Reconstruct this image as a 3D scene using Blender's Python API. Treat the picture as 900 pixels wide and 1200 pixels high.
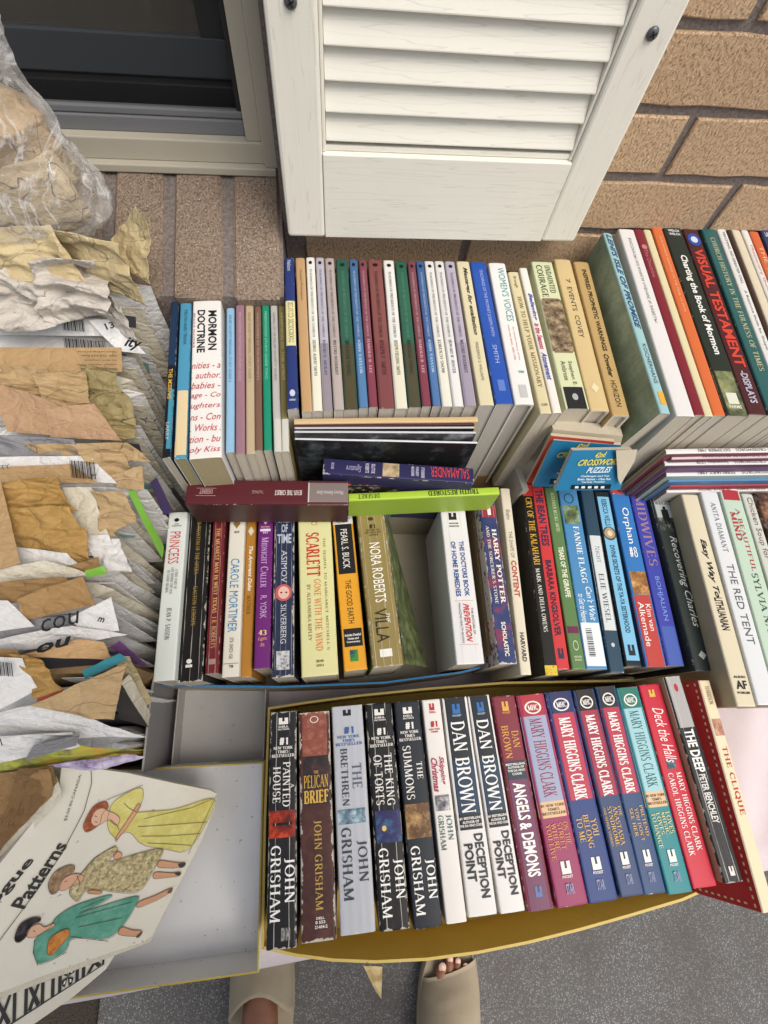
import bpy, bmesh, math, random
from mathutils import Vector, Matrix, noise
random.seed(7)
S = bpy.context.scene
for o in list(bpy.data.objects): bpy.data.objects.remove(o)
C = S.collection
# ------------------------------------------------------------------ camera
F = 567.0
vd = Vector((-50, 245, F)).normalized()
hh = Vector((5376, -215, F)); hh = (hh - vd * hh.dot(vd)).normalized()
yy = -(vd.cross(hh)).normalized()
CZ = 1.08
def tow(c): return Vector((c.dot(hh), c.dot(yy), -c.dot(vd)))
cam = bpy.data.cameras.new('camera'); co = bpy.data.objects.new('camera', cam); C.objects.link(co)
cam.sensor_fit = 'VERTICAL'; cam.sensor_height = 24; cam.lens = 24 * F / 1200; cam.clip_start = .01; cam.clip_end = 500
cx, cy, cz = tow(Vector((1, 0, 0))), tow(Vector((0, -1, 0))), tow(Vector((0, 0, -1)))
co.matrix_world = Matrix(((cx.x, cy.x, cz.x, 0), (cx.y, cy.y, cz.y, 0), (cx.z, cy.z, cz.z, CZ), (0, 0, 0, 1)))
S.camera = co
# ------------------------------------------------------------------ world, sun, exposure
SUN_EL, SUN_AZ = 60, 138      # azimuth measured clockwise from +Y (the wall)
w = bpy.data.worlds.new('World'); S.world = w; w.use_nodes = True
nt = w.node_tree; bg = nt.nodes['Background']
sky = nt.nodes.new('ShaderNodeTexSky'); sky.sky_type = 'NISHITA'; sky.sun_disc = False
sky.sun_elevation = math.radians(SUN_EL); sky.sun_rotation = math.radians(SUN_AZ); sky.air_density = 1.2; sky.dust_density = 3
hs = nt.nodes.new('ShaderNodeHueSaturation'); hs.inputs['Saturation'].default_value = .5   # sky blue muted so that white surfaces turn out less blue
nt.links.new(sky.outputs[0], hs.inputs['Color']); nt.links.new(hs.outputs[0], bg.inputs[0]); bg.inputs[1].default_value = .15
sl = bpy.data.lights.new('sun', 'SUN'); so = bpy.data.objects.new('sun', sl); C.objects.link(so)
sl.energy = 2.1; sl.angle = math.radians(38); sl.color = (1, .94, .86)
a, e = math.radians(SUN_AZ), math.radians(SUN_EL)
so.rotation_euler = Vector((math.sin(a) * math.cos(e), math.cos(a) * math.cos(e), math.sin(e))).to_track_quat('Z', 'Y').to_euler()
so.location = (2, -2, 4)
S.view_settings.view_transform = 'Standard'; S.view_settings.look = 'None'
S.view_settings.exposure = .13; S.view_settings.gamma = 1
# ------------------------------------------------------------------ helpers
def ray(px, py): return tow(Vector((px - 450, py - 600, F)))
def P(px, py, z):
    r = ray(px, py); t = (z - CZ) / r.z; return Vector((r.x * t, r.y * t, z))
def Q(px, py, y):
    r = ray(px, py); t = y / r.y; return Vector((r.x * t, y, CZ + r.z * t))
def hx(s):
    f = lambda c: c / 12.92 if c <= .04045 else ((c + .055) / 1.055) ** 2.4
    return tuple(f(int(s[i:i + 2], 16) / 255) for i in (0, 2, 4)) + (1,)
def mesh(name, vs, fs, mats, parent=None, loc=None, smooth=False, uv=None, mi=None):
    m = bpy.data.meshes.new(name); m.from_pydata([tuple(v) for v in vs], [], fs); m.update()
    for k in (mats if isinstance(mats, (list, tuple)) else [mats]): m.materials.append(k)
    if mi:
        for p, i in zip(m.polygons, mi): p.material_index = i
    if uv:
        l = m.uv_layers.new(name='UVMap')
        for lp in m.loops: l.data[lp.index].uv = uv[lp.vertex_index]
    if smooth:
        for p in m.polygons: p.use_smooth = True
    o = bpy.data.objects.new(name, m); C.objects.link(o)
    if parent: o.parent = parent
    if loc: o.location = loc
    return o
def empty(name, loc=(0, 0, 0)):
    o = bpy.data.objects.new(name, None); o.empty_display_size = .02; C.objects.link(o); o.location = loc; return o
def tag(o, label, cat, group=None, kind=None):
    if label: o['label'] = label
    if cat: o['category'] = cat
    if group: o['group'] = group
    if kind: o['kind'] = kind
    return o
def boxv(x0, y0, z0, x1, y1, z1):
    return ([(x0, y0, z0), (x1, y0, z0), (x1, y1, z0), (x0, y1, z0), (x0, y0, z1), (x1, y0, z1), (x1, y1, z1), (x0, y1, z1)],
            [(0, 3, 2, 1), (4, 5, 6, 7), (0, 1, 5, 4), (1, 2, 6, 5), (2, 3, 7, 6), (3, 0, 4, 7)])
def box(name, x0, y0, z0, x1, y1, z1, mat, parent=None, bev=0.0):
    bm = bmesh.new(); v, f = boxv(x0, y0, z0, x1, y1, z1)
    vs = [bm.verts.new(p) for p in v]
    for q in f: bm.faces.new([vs[i] for i in q])
    if bev: bmesh.ops.bevel(bm, geom=bm.edges[:], offset=bev, segments=2, affect='EDGES', profile=.5)
    m = bpy.data.meshes.new(name); bm.to_mesh(m); bm.free(); m.materials.append(mat)
    o = bpy.data.objects.new(name, m); C.objects.link(o)
    if parent: o.parent = parent
    return o
def prism(name, pts, z0, z1, mat, parent=None):   # polygon (counter-clockwise xy) extruded in z
    n = len(pts); vs = [(x, y, z0) for x, y in pts] + [(x, y, z1) for x, y in pts]
    fs = [tuple(range(n - 1, -1, -1)), tuple(range(n, 2 * n))] + [(i, (i + 1) % n, n + (i + 1) % n, n + i) for i in range(n)]
    return mesh(name, vs, fs, mat, parent)
# ------------------------------------------------------------------ materials
class N:
    def __init__(s, name):
        s.m = bpy.data.materials.new(name); s.m.use_nodes = True; s.t = s.m.node_tree
        s.b = s.t.nodes['Principled BSDF']
    def n(s, typ, **k):
        nd = s.t.nodes.new(typ)
        for a_, v_ in k.items():
            if a_[0] == '_': setattr(nd, a_[1:], v_)
            else: nd.inputs[a_.replace('_', ' ')].default_value = v_
        return nd
    def l(s, a_, b_): s.t.links.new(a_, b_)
    def math(s, op, a_, b_=None, c_=None, clamp=False):
        nd = s.t.nodes.new('ShaderNodeMath'); nd.operation = op; nd.use_clamp = clamp
        for i, x in enumerate((a_, b_, c_)):
            if x is None: continue
            if isinstance(x, (int, float)): nd.inputs[i].default_value = x
            else: s.l(x, nd.inputs[i])
        return nd.outputs[0]
    def mix(s, f, a_, b_):
        nd = s.t.nodes.new('ShaderNodeMix'); nd.data_type = 'RGBA'
        for i, x in ((0, f), (6, a_), (7, b_)):
            if isinstance(x, (int, float, tuple)): nd.inputs[i].default_value = x
            else: s.l(x, nd.inputs[i])
        return nd.outputs[2]
    def ramp(s, f, stops):
        nd = s.t.nodes.new('ShaderNodeValToRGB'); s.l(f, nd.inputs[0]); e_ = nd.color_ramp.elements
        while len(e_) < len(stops): e_.new(.5)
        for i, (p, c) in enumerate(stops): e_[i].position = p; e_[i].color = c
        return nd.outputs[0]
    def coord(s, k='Object', scale=(1, 1, 1)):
        tc = s.t.nodes.new('ShaderNodeTexCoord'); mp = s.t.nodes.new('ShaderNodeMapping')
        s.l(tc.outputs[k], mp.inputs[0]); mp.inputs['Scale'].default_value = scale; return mp.outputs[0]
    def noise(s, vec, scale, detail=4, rough=.55):
        nd = s.n('ShaderNodeTexNoise', Scale=scale, Detail=detail, Roughness=rough); s.l(vec, nd.inputs['Vector']); return nd.outputs['Fac']
    def bump(s, h, strength=.3, dist=.001):
        nd = s.n('ShaderNodeBump', Strength=strength, Distance=dist); s.l(h, nd.inputs['Height']); s.l(nd.outputs[0], s.b.inputs['Normal'])
    def out(s, col, rough=.6, spec=.5):
        if isinstance(col, tuple): s.b.inputs['Base Color'].default_value = col
        else: s.l(col, s.b.inputs['Base Color'])
        s.b.inputs['Roughness'].default_value = rough; s.b.inputs['Specular IOR Level'].default_value = spec
        return s.m
_mc = {}
def cached(fn):
    def g(*a_, **k):
        key = (fn.__name__, a_, tuple(sorted(k.items())))
        if key not in _mc: _mc[key] = fn(*a_, **k)
        return _mc[key]
    return g
def wear_nodes(n, base, wear, creases):
    """edge rubbing and length-wise reading creases driven by UV (u across the spine, v along it, both 0..1)"""
    tc = n.n('ShaderNodeTexCoord'); sp = n.n('ShaderNodeSeparateXYZ'); n.l(tc.outputs['UV'], sp.inputs[0])
    u, v = sp.outputs[0], sp.outputs[1]
    ob = n.coord('Object'); info = n.n('ShaderNodeObjectInfo')
    ns = n.n('ShaderNodeTexNoise', Scale=140., Detail=5., Roughness=.65); ns.noise_dimensions = '4D'
    n.l(ob, ns.inputs['Vector']); n.l(n.math('MULTIPLY', info.outputs['Random'], 50.), ns.inputs['W'])
    f = ns.outputs['Fac']
    eu = n.math('MINIMUM', u, n.math('SUBTRACT', 1., u)); eu = n.math('ABSOLUTE', eu)
    ev = n.math('MULTIPLY', n.math('MINIMUM', v, n.math('SUBTRACT', 1., v)), 6.)
    ed = n.math('MINIMUM', eu, n.math('ABSOLUTE', ev))
    thr = n.math('MULTIPLY', n.math('SUBTRACT', f, .62 - .22 * wear), .42)
    mask = n.math('GREATER_THAN', thr, ed)
    col = n.mix(n.math('MULTIPLY', mask, min(1, .35 + .5 * wear)), base, hx('cfc8ba')) if wear > .12 else base
    # broad tonal unevenness of old print
    big = n.noise(n.coord('Object', (60, 14, 60)), 1., 3)
    col = n.mix(n.math('MULTIPLY', big, .10), col, n.mix(.35, col, hx('8d867c')))
    if creases:
        wob = n.noise(n.coord('Object', (8, 18, 8)), 3., 2)
        uw = n.math('ADD', u, n.math('MULTIPLY', n.math('SUBTRACT', wob, .5), .05))
        k = n.math('ABSOLUTE', n.math('SUBTRACT', n.math('FRACT', n.math('MULTIPLY', uw, float(creases))), .5))
        brk = n.noise(n.coord('Object', (400, 30, 400)), 1., 3)
        wd = n.math('MULTIPLY', n.math('SUBTRACT', brk, .36), .15)
        cm = n.math('LESS_THAN', k, wd)
        cm = n.math('MULTIPLY', cm, n.math('GREATER_THAN', eu, .06))
        col = n.mix(n.math('MULTIPLY', cm, .75), col, hx('c2bcb2'))
        n.bump(n.math('ADD', n.math('MULTIPLY', k, 1.4), f), .35, .0006)
    else:
        n.bump(f, .12, .0004)
    return col
@cached
def ink(c, wear=.3, creases=0, rough=.38):
    n = N('print'); return n.out(wear_nodes(n, hx(c), wear, creases), rough, .2)
@cached
def sidemat(c):
    n = N('cover_stock'); f = n.noise(n.coord(), 50., 5, .6); g_ = n.noise(n.coord('Object', (1, 1, 1)), 400., 3)
    n.bump(f, .1, .001); return n.out(n.mix(n.math('MULTIPLY', f, .25), hx(c), n.mix(.4, hx(c), hx('8d867c'))), .42, .28)
@cached
def picture(c1, c2, c3, scale=90., wear=.3):
    n = N('picture'); f = n.noise(n.coord('Object', (1, 1, 1)), scale, 6, .7)
    col = n.ramp(f, [(.32, hx(c1)), (.5, hx(c2)), (.66, hx(c3))]); return n.out(wear_nodes(n, col, wear, 0), .42, .2)
@cached
def pagemat(c='d9d0bd', axis=0):
    n = N('page_block'); v = n.coord('Object', (2200, 3, 25) if axis == 0 else (2200, 2200, 3))
    f = n.noise(v, 1., 3, .7); g = n.noise(n.coord('Object', (1, 1, 1)), 45., 4)
    col = n.mix(f, n.mix(.55, hx(c), hx('5b5040')), hx(c)); col = n.mix(n.math('MULTIPLY', g, .4), col, n.mix(.35, hx(c), hx('8a7350')))
    n.bump(f, .55, .0006); return n.out(col, .85, .2)
@cached
def plain(c, rough=.6, spec=.5, b=0., bs=60., var=.15, name='surface'):
    n = N(name); f = n.noise(n.coord(), bs, 6, .6)
    col = n.mix(n.math('MULTIPLY', f, var * 2), hx(c), n.mix(.5, hx(c), hx('4a4238')))
    if b: n.bump(f, b, .002)
    return n.out(col, rough, spec)
@cached
def card(c, c2, name='box_card'):
    n = N(name); f = n.noise(n.coord(), 35., 6, .65); g = n.noise(n.coord(), 400., 3)
    col = n.mix(n.math('MULTIPLY', f, 1., clamp=True), hx(c), hx(c2))
    sp = n.math('GREATER_THAN', n.noise(n.coord(), 160., 2), .72); col = n.mix(n.math('MULTIPLY', sp, .5), col, hx('6b6258'))
    n.bump(n.math('ADD', f, n.math('MULTIPLY', g, .3)), .25, .0015); return n.out(col, .55, .35)
@cached
def paper(c, c2, trans=.25, lines=0.):
    n = N('tissue_paper'); f = n.noise(n.coord(), 55., 7, .7)
    col = n.mix(f, hx(c), hx(c2))
    if lines:
        wv = n.noise(n.coord('Object', (1, 1, 1)), 26., 1)
        ln = n.math('LESS_THAN', n.math('ABSOLUTE', n.math('SUBTRACT', wv, .5)), .006)
        col = n.mix(n.math('MULTIPLY', ln, lines), col, hx('4e4a44'))
    vr = n.n('ShaderNodeTexVoronoi', Scale=48.); vr.feature = 'DISTANCE_TO_EDGE'
    ds = n.n('ShaderNodeTexNoise', Scale=30., Detail=3.); n.l(n.coord(), ds.inputs['Vector'])
    va = n.n('ShaderNodeVectorMath', _operation='MULTIPLY_ADD'); va.inputs[1].default_value = (.05,) * 3
    n.l(ds.outputs['Color'], va.inputs[0]); n.l(n.coord(), va.inputs[2]); n.l(va.outputs[0], vr.inputs['Vector'])
    cr = n.math('MINIMUM', vr.outputs['Distance'], .18)
    rg = n.math('ABSOLUTE', n.math('SUBTRACT', n.noise(n.coord('Object', (.6, 1.4, 1.2)), 120., 4, .6), .5))
    n.bump(n.math('ADD', n.math('ADD', n.math('MULTIPLY', cr, 2.), n.math('MULTIPLY', f, .5)), n.math('MULTIPLY', rg, 1.6)), .6, .003)
    n.b.inputs['Subsurface Weight'].default_value = 0
    return n.out(col, .62, .35)
# ------------------------------------------------------------------ lettering
TH, TN = .17, .06
def arc(cx_, cy_, rx, ry, a0, a1, k=9):
    return [(cx_ + rx * math.cos(math.radians(a0 + (a1 - a0) * i / k)), cy_ + ry * math.sin(math.radians(a0 + (a1 - a0) * i / k))) for i in range(k + 1)]
G = {   # serif capitals: advance, straight strokes, curved strokes, small serif ticks
 'A': (.82, [((.06, 0), (.4, 1)), ((.4, 1), (.76, 0)), ((.2, .33), (.62, .33))], []),
 'B': (.72, [((.16, 0), (.16, 1)), ((.16, 1), (.36, 1)), ((.16, .53), (.38, .53)), ((.16, 0), (.38, 0))], [arc(.36, .765, .22, .235, 90, -90), arc(.38, .265, .25, .265, 90, -90)]),
 'C': (.78, [((.69, .74), (.69, .96)), ((.69, .24), (.69, .08))], [arc(.44, .5, .36, .5, 48, 312, 14)]),
 'D': (.84, [((.16, 0), (.16, 1)), ((.16, 1), (.36, 1)), ((.16, 0), (.36, 0))], [arc(.36, .5, .38, .5, 90, -90, 12)]),
 'E': (.68, [((.16, 0), (.16, 1)), ((.16, 1), (.58, 1)), ((.16, .52), (.48, .52)), ((.16, 0), (.6, 0)), ((.58, 1), (.58, .82)), ((.6, 0), (.6, .2)), ((.48, .42), (.48, .62))], []),
 'F': (.64, [((.16, 0), (.16, 1)), ((.16, 1), (.58, 1)), ((.16, .5), (.46, .5)), ((.58, 1), (.58, .82)), ((.46, .4), (.46, .6))], []),
 'G': (.84, [((.69, .76), (.69, .96)), ((.66, .08), (.66, .42)), ((.5, .42), (.78, .42))], [arc(.44, .5, .36, .5, 48, 308, 14)]),
 'H': (.88, [((.16, 0), (.16, 1)), ((.7, 0), (.7, 1)), ((.16, .52), (.7, .52))], []),
 'I': (.36, [((.18, 0), (.18, 1))], []),
 'J': (.46, [((.28, .15), (.28, 1))], [arc(.13, .12, .15, .2, 0, -120, 5)]),
 'K': (.82, [((.16, 0), (.16, 1)), ((.2, .42), (.64, 1)), ((.34, .6), (.7, 0))], []),
 'L': (.64, [((.16, 0), (.16, 1)), ((.16, 0), (.58, 0)), ((.58, 0), (.58, .22))], []),
 'M': (1.0, [((.14, 0), (.14, 1)), ((.14, 1), (.5, .05)), ((.5, .05), (.84, 1)), ((.84, 0), (.84, 1))], []),
 'N': (.86, [((.14, 0), (.14, 1)), ((.14, 1), (.7, 0)), ((.7, 0), (.7, 1))], []),
 'O': (.86, [], [arc(.43, .5, .36, .5, 0, 360, 20)]),
 'P': (.68, [((.16, 0), (.16, 1)), ((.16, 1), (.36, 1)), ((.16, .46), (.36, .46))], [arc(.36, .73, .24, .27, 90, -90)]),
 'Q': (.86, [((.45, .2), (.8, -.15))], [arc(.43, .5, .36, .5, 0, 360, 20)]),
 'R': (.78, [((.16, 0), (.16, 1)), ((.16, 1), (.36, 1)), ((.16, .5), (.36, .5)), ((.38, .5), (.7, 0))], [arc(.36, .75, .23, .25, 90, -90)]),
 'S': (.6, [((.5, .78), (.5, .96)), ((.09, .22), (.09, .05))], [arc(.3, .745, .2, .255, 50, 270, 10), arc(.3, .25, .22, .245, 90, -130, 10)]),
 'T': (.74, [((.37, 0), (.37, 1)), ((.06, 1), (.68, 1)), ((.06, 1), (.06, .82)), ((.68, 1), (.68, .82))], []),
 'U': (.84, [((.16, .3), (.16, 1)), ((.68, .3), (.68, 1))], [arc(.42, .3, .26, .3, 180, 360, 10)]),
 'V': (.8, [((.06, 1), (.4, 0)), ((.4, 0), (.74, 1))], []),
 'W': (1.1, [((.06, 1), (.32, 0)), ((.32, 0), (.55, 1)), ((.55, 1), (.8, 0)), ((.8, 0), (1.04, 1))], []),
 'X': (.8, [((.08, 1), (.7, 0)), ((.08, 0), (.7, 1))], []),
 'Y': (.78, [((.06, 1), (.38, .5)), ((.38, .5), (.7, 1)), ((.38, 0), (.38, .5))], []),
 'Z': (.72, [((.1, 1), (.62, 1)), ((.62, 1), (.08, 0)), ((.08, 0), (.64, 0)), ((.1, 1), (.1, .82)), ((.64, 0), (.64, .2))], []),
 '.': (.3, [((.12, 0), (.12, .12))], []), ',': (.3, [((.12, -.12), (.12, .1))], []), '-': (.4, [((.06, .4), (.34, .4))], []),
 "'": (.25, [((.12, .8), (.12, 1))], []), '#': (.8, [((.25, 0), (.35, 1)), ((.5, 0), (.6, 1)), ((.1, .35), (.75, .35)), ((.1, .68), (.75, .68))], []),
 '1': (.4, [((.22, 0), (.22, 1)), ((.06, .85), (.22, 1))], []), '&': (.8, [((.2, .9), (.7, 0))], [arc(.33, .77, .17, .23, 0, 360, 12), arc(.3, .27, .23, .27, 60, 330, 12)]),
 '7': (.6, [((.08, 1), (.54, 1)), ((.54, 1), (.22, 0))], []), '8': (.6, [], [arc(.3, .75, .2, .25, 0, 360, 12), arc(.3, .26, .24, .27, 0, 360, 12)]),
 '4': (.6, [((.42, 0), (.42, 1)), ((.42, 1), (.05, .3)), ((.05, .3), (.58, .3))], []), '3': (.55, [], [arc(.25, .75, .2, .25, 140, -90, 9), arc(.25, .26, .23, .27, 90, -140, 9)]),
 '5': (.55, [((.12, 1), (.48, 1)), ((.12, 1), (.12, .55))], [arc(.25, .3, .22, .3, 110, -140, 10)]), '0': (.6, [], [arc(.3, .5, .23, .5, 0, 360, 16)])}
def serif_text(s, small=.0, bold=1.0):
    vs, fs = [], []; x = 0; th, tn = TH * bold, TN * (1 + (bold - 1) * 1.6)
    def seg(p, q, w, w2=None):
        w2 = w if w2 is None else w2
        dx, dy = q[0] - p[0], q[1] - p[1]; L = math.hypot(dx, dy) or 1; nx, ny = -dy / L, dx / L; i = len(vs)
        vs.extend([(p[0] + nx * w / 2, p[1] + ny * w / 2), (p[0] - nx * w / 2, p[1] - ny * w / 2), (q[0] - nx * w2 / 2, q[1] - ny * w2 / 2), (q[0] + nx * w2 / 2, q[1] + ny * w2 / 2)])
        fs.append((i, i + 1, i + 2, i + 3))
    for ch in s:
        if ch == ' ': x += .42; continue
        k = 1.0
        if small and ch.islower(): k = small
        g = G.get(ch.upper())
        if not g: x += .4; continue
        adv, st, cu = g
        T = lambda p: (x + p[0] * k, p[1] * k)
        for p, q in st:
            dx, dy = q[0] - p[0], q[1] - p[1]; L = math.hypot(dx, dy); f = abs(dy) / L
            tick = L < .26
            w_ = tn if (f < .3 or tick) else (th if abs(dx) < .12 or dx * dy < 0 else tn * 1.25)
            if ch.upper() in 'N' and abs(dx) < .1: w_ = tn * 1.3
            if ch.upper() == 'M' and p[0] < .2 and abs(dx) < .1: w_ = tn * 1.3
            seg(T(p), T(q), w_ * k)
            if f > .75 and not tick and ch.upper() not in 'J#1':
                for e_ in (p, q):
                    if e_[1] in (0, 1) and not (ch.upper() in 'AVMNWZ' and sum(1 for a_, b_ in st for r_ in (a_, b_) if r_ == e_) > 1):
                        seg(T((e_[0] - .5 * w_ - .07, e_[1] + (.025 if e_[1] == 0 else -.025))), T((e_[0] + .5 * w_ + .07, e_[1] + (.025 if e_[1] == 0 else -.025))), tn * .9 * k)
        for c_ in cu:
            W = []
            for i in range(len(c_)):
                a_, b_ = c_[max(0, i - 1)], c_[min(len(c_) - 1, i + 1)]
                d_ = math.hypot(b_[0] - a_[0], b_[1] - a_[1]) or 1; W.append((tn + (th - tn) * (abs(b_[1] - a_[1]) / d_) ** 1.6) * k)
            for i in range(len(c_) - 1): seg(T(c_[i]), T(c_[i + 1]), W[i], W[i + 1])
        x += (adv + .08) * k
    return vs, fs
_fc = {}
def flat_text(s, font):
    key = (s, font)
    if key in _fc: return _fc[key]
    if font[0] == 'r':
        vs, fs = serif_text(s, .78 if 'c' in font else 0, 1.35 if 'b' in font else 1.0)
    else:
        c = bpy.data.curves.new('lettering', 'FONT'); c.body = s; c.resolution_u = 2 if len(s) < 60 else 1
        c.offset = .028 if 'b' in font else 0
        if 'i' in font: c.shear = .35
        o = bpy.data.objects.new('lettering', c); m = bpy.data.meshes.new_from_object(o)
        vs = [(v.co.x, v.co.y) for v in m.vertices]; fs = [tuple(p.vertices) for p in m.polygons]
        bpy.data.objects.remove(o); bpy.data.meshes.remove(m); bpy.data.curves.remove(c)
    if not vs: vs, fs = [(0, 0), (1, 0), (1, 1)], [(0, 1, 2)]
    x0 = min(v[0] for v in vs); x1 = max(v[0] for v in vs); y0 = min(v[1] for v in vs); y1 = max(v[1] for v in vs)
    vs = [((v[0] - x0) / ((x1 - x0) or 1), (v[1] - y0) / ((y1 - y0) or 1)) for v in vs]
    _fc[key] = (vs, fs); return _fc[key]
# ------------------------------------------------------------------ book
def prof(u, T, b):           # drop of the spine surface at u in -1..1
    au = abs(u); r = min(.0016, T * .2); d = b * au * au; x = au * T / 2
    if x > T / 2 - r: t_ = (x - (T / 2 - r)) / r; d += r * (1 - math.sqrt(max(0, 1 - t_ * t_))) * .9
    return d
def book(q, z, depth, col, label, texts=(), bands=(), name='paperback_book', cat='book', hard=False, wear=.3, cr=0, tilt=0., page='d9d0bd',
         group=None, side=None, pitch=0., bulge=None, raise_=0., short=0., rough=.38, back=None):
    TL, TR, BL, BR = [P(q[i], q[i + 1], z) for i in (0, 2, 4, 6)]
    tc_, bc_ = (TL + TR) / 2, (BL + BR) / 2; L = (tc_ - bc_).length - short
    T = ((TR - TL).length + (BR - BL).length) / 2 - .0006; T = max(T, .0022)
    Y = (tc_ - bc_).normalized(); X = Y.cross(Vector((0, 0, 1))).normalized()
    R0 = Matrix.Rotation(math.radians(tilt), 3, Y); X = (R0 @ X); Z = X.cross(Y)
    cen = (tc_ + bc_) / 2 + Vector((0, 0, raise_))
    root = empty(name); base = cen - Z * depth
    root.matrix_world = Matrix(((X.x, Y.x, Z.x, base.x), (X.y, Y.y, Z.y, base.y), (X.z, Y.z, Z.z, base.z), (0, 0, 0, 1)))
    tag(root, label, cat, group)
    D = depth; b = (.0008 if hard else .0004) if bulge is None else bulge; c = min(.0024 if hard else .0005, T * .22)
    us = [-1, -.94, -.85, -.6, -.3, 0, .3, .6, .85, .94, 1]
    outer = [(-T / 2, 0), (-T / 2, D * .5)] + [(u * T / 2, D - prof(u, T, b)) for u in us] + [(T / 2, D * .5), (T / 2, 0)]
    inner = [(-T / 2 + c, 0), (-T / 2 + c, D * .5)] + [(u * (T / 2 - c), D - prof(u, T, b) - c) for u in us] + [(T / 2 - c, D * .5), (T / 2 - c, 0)]
    n = len(outer); ys = [-L / 2, -L / 2 + .0012, -L / 4, 0, L / 4, L / 2 - .0012, L / 2]; rr = random.Random(hash(label) % 9999)
    vs, uv = [], []
    jit = [rr.uniform(-.0002, .0002) for _ in ys]
    for k, y in enumerate(ys):
        endin = .0003 if k in (0, 6) else 0
        for (x, zz) in outer: vs.append((x * (1 - endin * 8) + jit[k], y, zz - endin)); uv.append((.5 + x / T, .5 + y / L))
        for (x, zz) in inner: vs.append((x + jit[k], y, zz)); uv.append((.5 + x / T, .5 + y / L))
    fs, mi = [], []; sm = 0
    for k in range(len(ys) - 1):
        A, B_ = k * 2 * n, (k + 1) * 2 * n
        for i in range(n - 1):
            fs.append((A + i, B_ + i, B_ + i + 1, A + i + 1)); mi.append(0 if 2 <= i <= n - 4 else (1 if i < 2 else 2))
            fs.append((A + n + i + 1, B_ + n + i + 1, B_ + n + i, A + n + i)); mi.append(3)
    for A, fl in ((0, 1), ((len(ys) - 1) * 2 * n, 0)):
        for i in range(n - 1):
            f_ = (A + i, A + i + 1, A + n + i + 1, A + n + i); fs.append(f_ if fl else f_[::-1]); mi.append(3)
    m0 = col if not isinstance(col, str) else ink(col, wear, cr, rough)
    m1 = (sidemat(col) if isinstance(col, str) else m0) if side is None else (side if not isinstance(side, str) else sidemat(side))
    m2 = m1 if back is None else sidemat(back)
    mesh('cover', vs, fs, [m0, m1, m2, ink('cfc8ba', .2, 0)], root, smooth=False, uv=uv, mi=mi)
    ins = .003 if hard else .0006
    pt = T / 2 - c - .0002
    box('pages', -pt, -L / 2 + ins, ins, pt, L / 2 - ins, D - c - (.004 if hard else .0012), pagemat(page), root)
    lift = [.0003]
    def place(pts, fcs, nm, mat, u0, u1, v0, v1, horiz):
        o_, uv_ = [], []
        for (a_, b2) in pts:
            if horiz: u = u0 + (u1 - u0) * a_; v = v1 + (v0 - v1) * b2
            else: u = u0 + (u1 - u0) * b2; v = v0 + (v1 - v0) * a_
            o_.append(((u - .5) * T, (.5 - v) * L, D - prof(2 * u - 1, T, b) + lift[0])); uv_.append((u, 1 - v))
        mesh(nm, o_, fcs, mat, root, uv=uv_)
        lift[0] += .00004
    for bd in bands:
        u0, u1, v0, v1, c_ = bd[:5]; nu = 8; pts = [(i / nu, j) for j in (0, 1) for i in range(nu + 1)]
        fcs = [(i, i + 1, nu + 2 + i, nu + 1 + i) for i in range(nu)]
        place(pts, fcs, bd[5] if len(bd) > 5 else 'cover_band', c_ if not isinstance(c_, str) else ink(c_, wear, cr, rough), u0, u1, v0, v1, True)
    for t in texts:
        s, u0, u1, v0, v1, c_ = t[:6]; fo = t[6] if len(t) > 6 else 'n'; hz = 'h' in fo
        if s == '(o)': pts = [(.5 + .5 * math.cos(i * .3142) * r_, .5 + .5 * math.sin(i * .3142) * r_) for r_ in (1, .8) for i in range(20)]; fcs = [(i, (i + 1) % 20, 20 + (i + 1) % 20, 20 + i) for i in range(20)]; nm = 'emblem'
        elif s == '(d)': pts = [(0, 0), (1, 0), (1, 1), (.62, 1), (.62, .45), (.38, .45), (.38, 1), (0, 1)]; fcs = [(0, 1, 4, 5), (1, 2, 3, 4), (5, 6, 7, 0)]; nm = 'emblem'
        elif s == '(.)': pts = [(.5 + .5 * math.cos(i * .3142), .5 + .5 * math.sin(i * .3142)) for i in range(20)]; fcs = [tuple(range(20))]; nm = 'emblem'
        elif s == '<>': pts = [(.5, 0), (1, .5), (.5, 1), (0, .5)]; fcs = [(0, 1, 2, 3)]; nm = 'emblem'
        else: pts, fcs = flat_text(s, fo.replace('h', '')); nm = 'lettering'
        if fo[0] == 'r' or len(pts) > 3 and s[0] != '(':
            pass
        place(pts, fcs, nm, ink(c_, wear * .5, 0, rough), u0, u1, v0, v1, hz)
    return root
# ------------------------------------------------------------------ ground
def ground_mat():
    n = N('concrete'); v = n.coord(); f = n.noise(v, 190., 6, .8); g = n.noise(v, 9., 5, .6)
    vo = n.n('ShaderNodeTexVoronoi', Scale=330.); n.l(v, vo.inputs['Vector'])
    st = n.math('LESS_THAN', vo.outputs['Distance'], .34)
    col = n.ramp(f, [(.3, hx('54504a')), (.5, hx('6c6760')), (.7, hx('837d74'))])
    col = n.mix(n.math('MULTIPLY', st, .35), col, vo.outputs['Color']); sat = n.n('ShaderNodeHueSaturation', Saturation=.12, Value=.9)
    n.l(col, sat.inputs['Color']); col = n.mix(n.math('MULTIPLY', n.math('POWER', g, 2.), 1.5, clamp=True), sat.outputs[0], hx('5c5650'))
    n.bump(n.math('ADD', f, vo.outputs['Distance']), .45, .0015); return n.out(col, .9, .25)
gm = ground_mat()
g = mesh('ground', [(-60, -60, 0), (60, -60, 0), (60, 60, 0), (-60, 60, 0)], [(0, 1, 2, 3)], gm); g['kind'] = 'structure'
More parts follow.
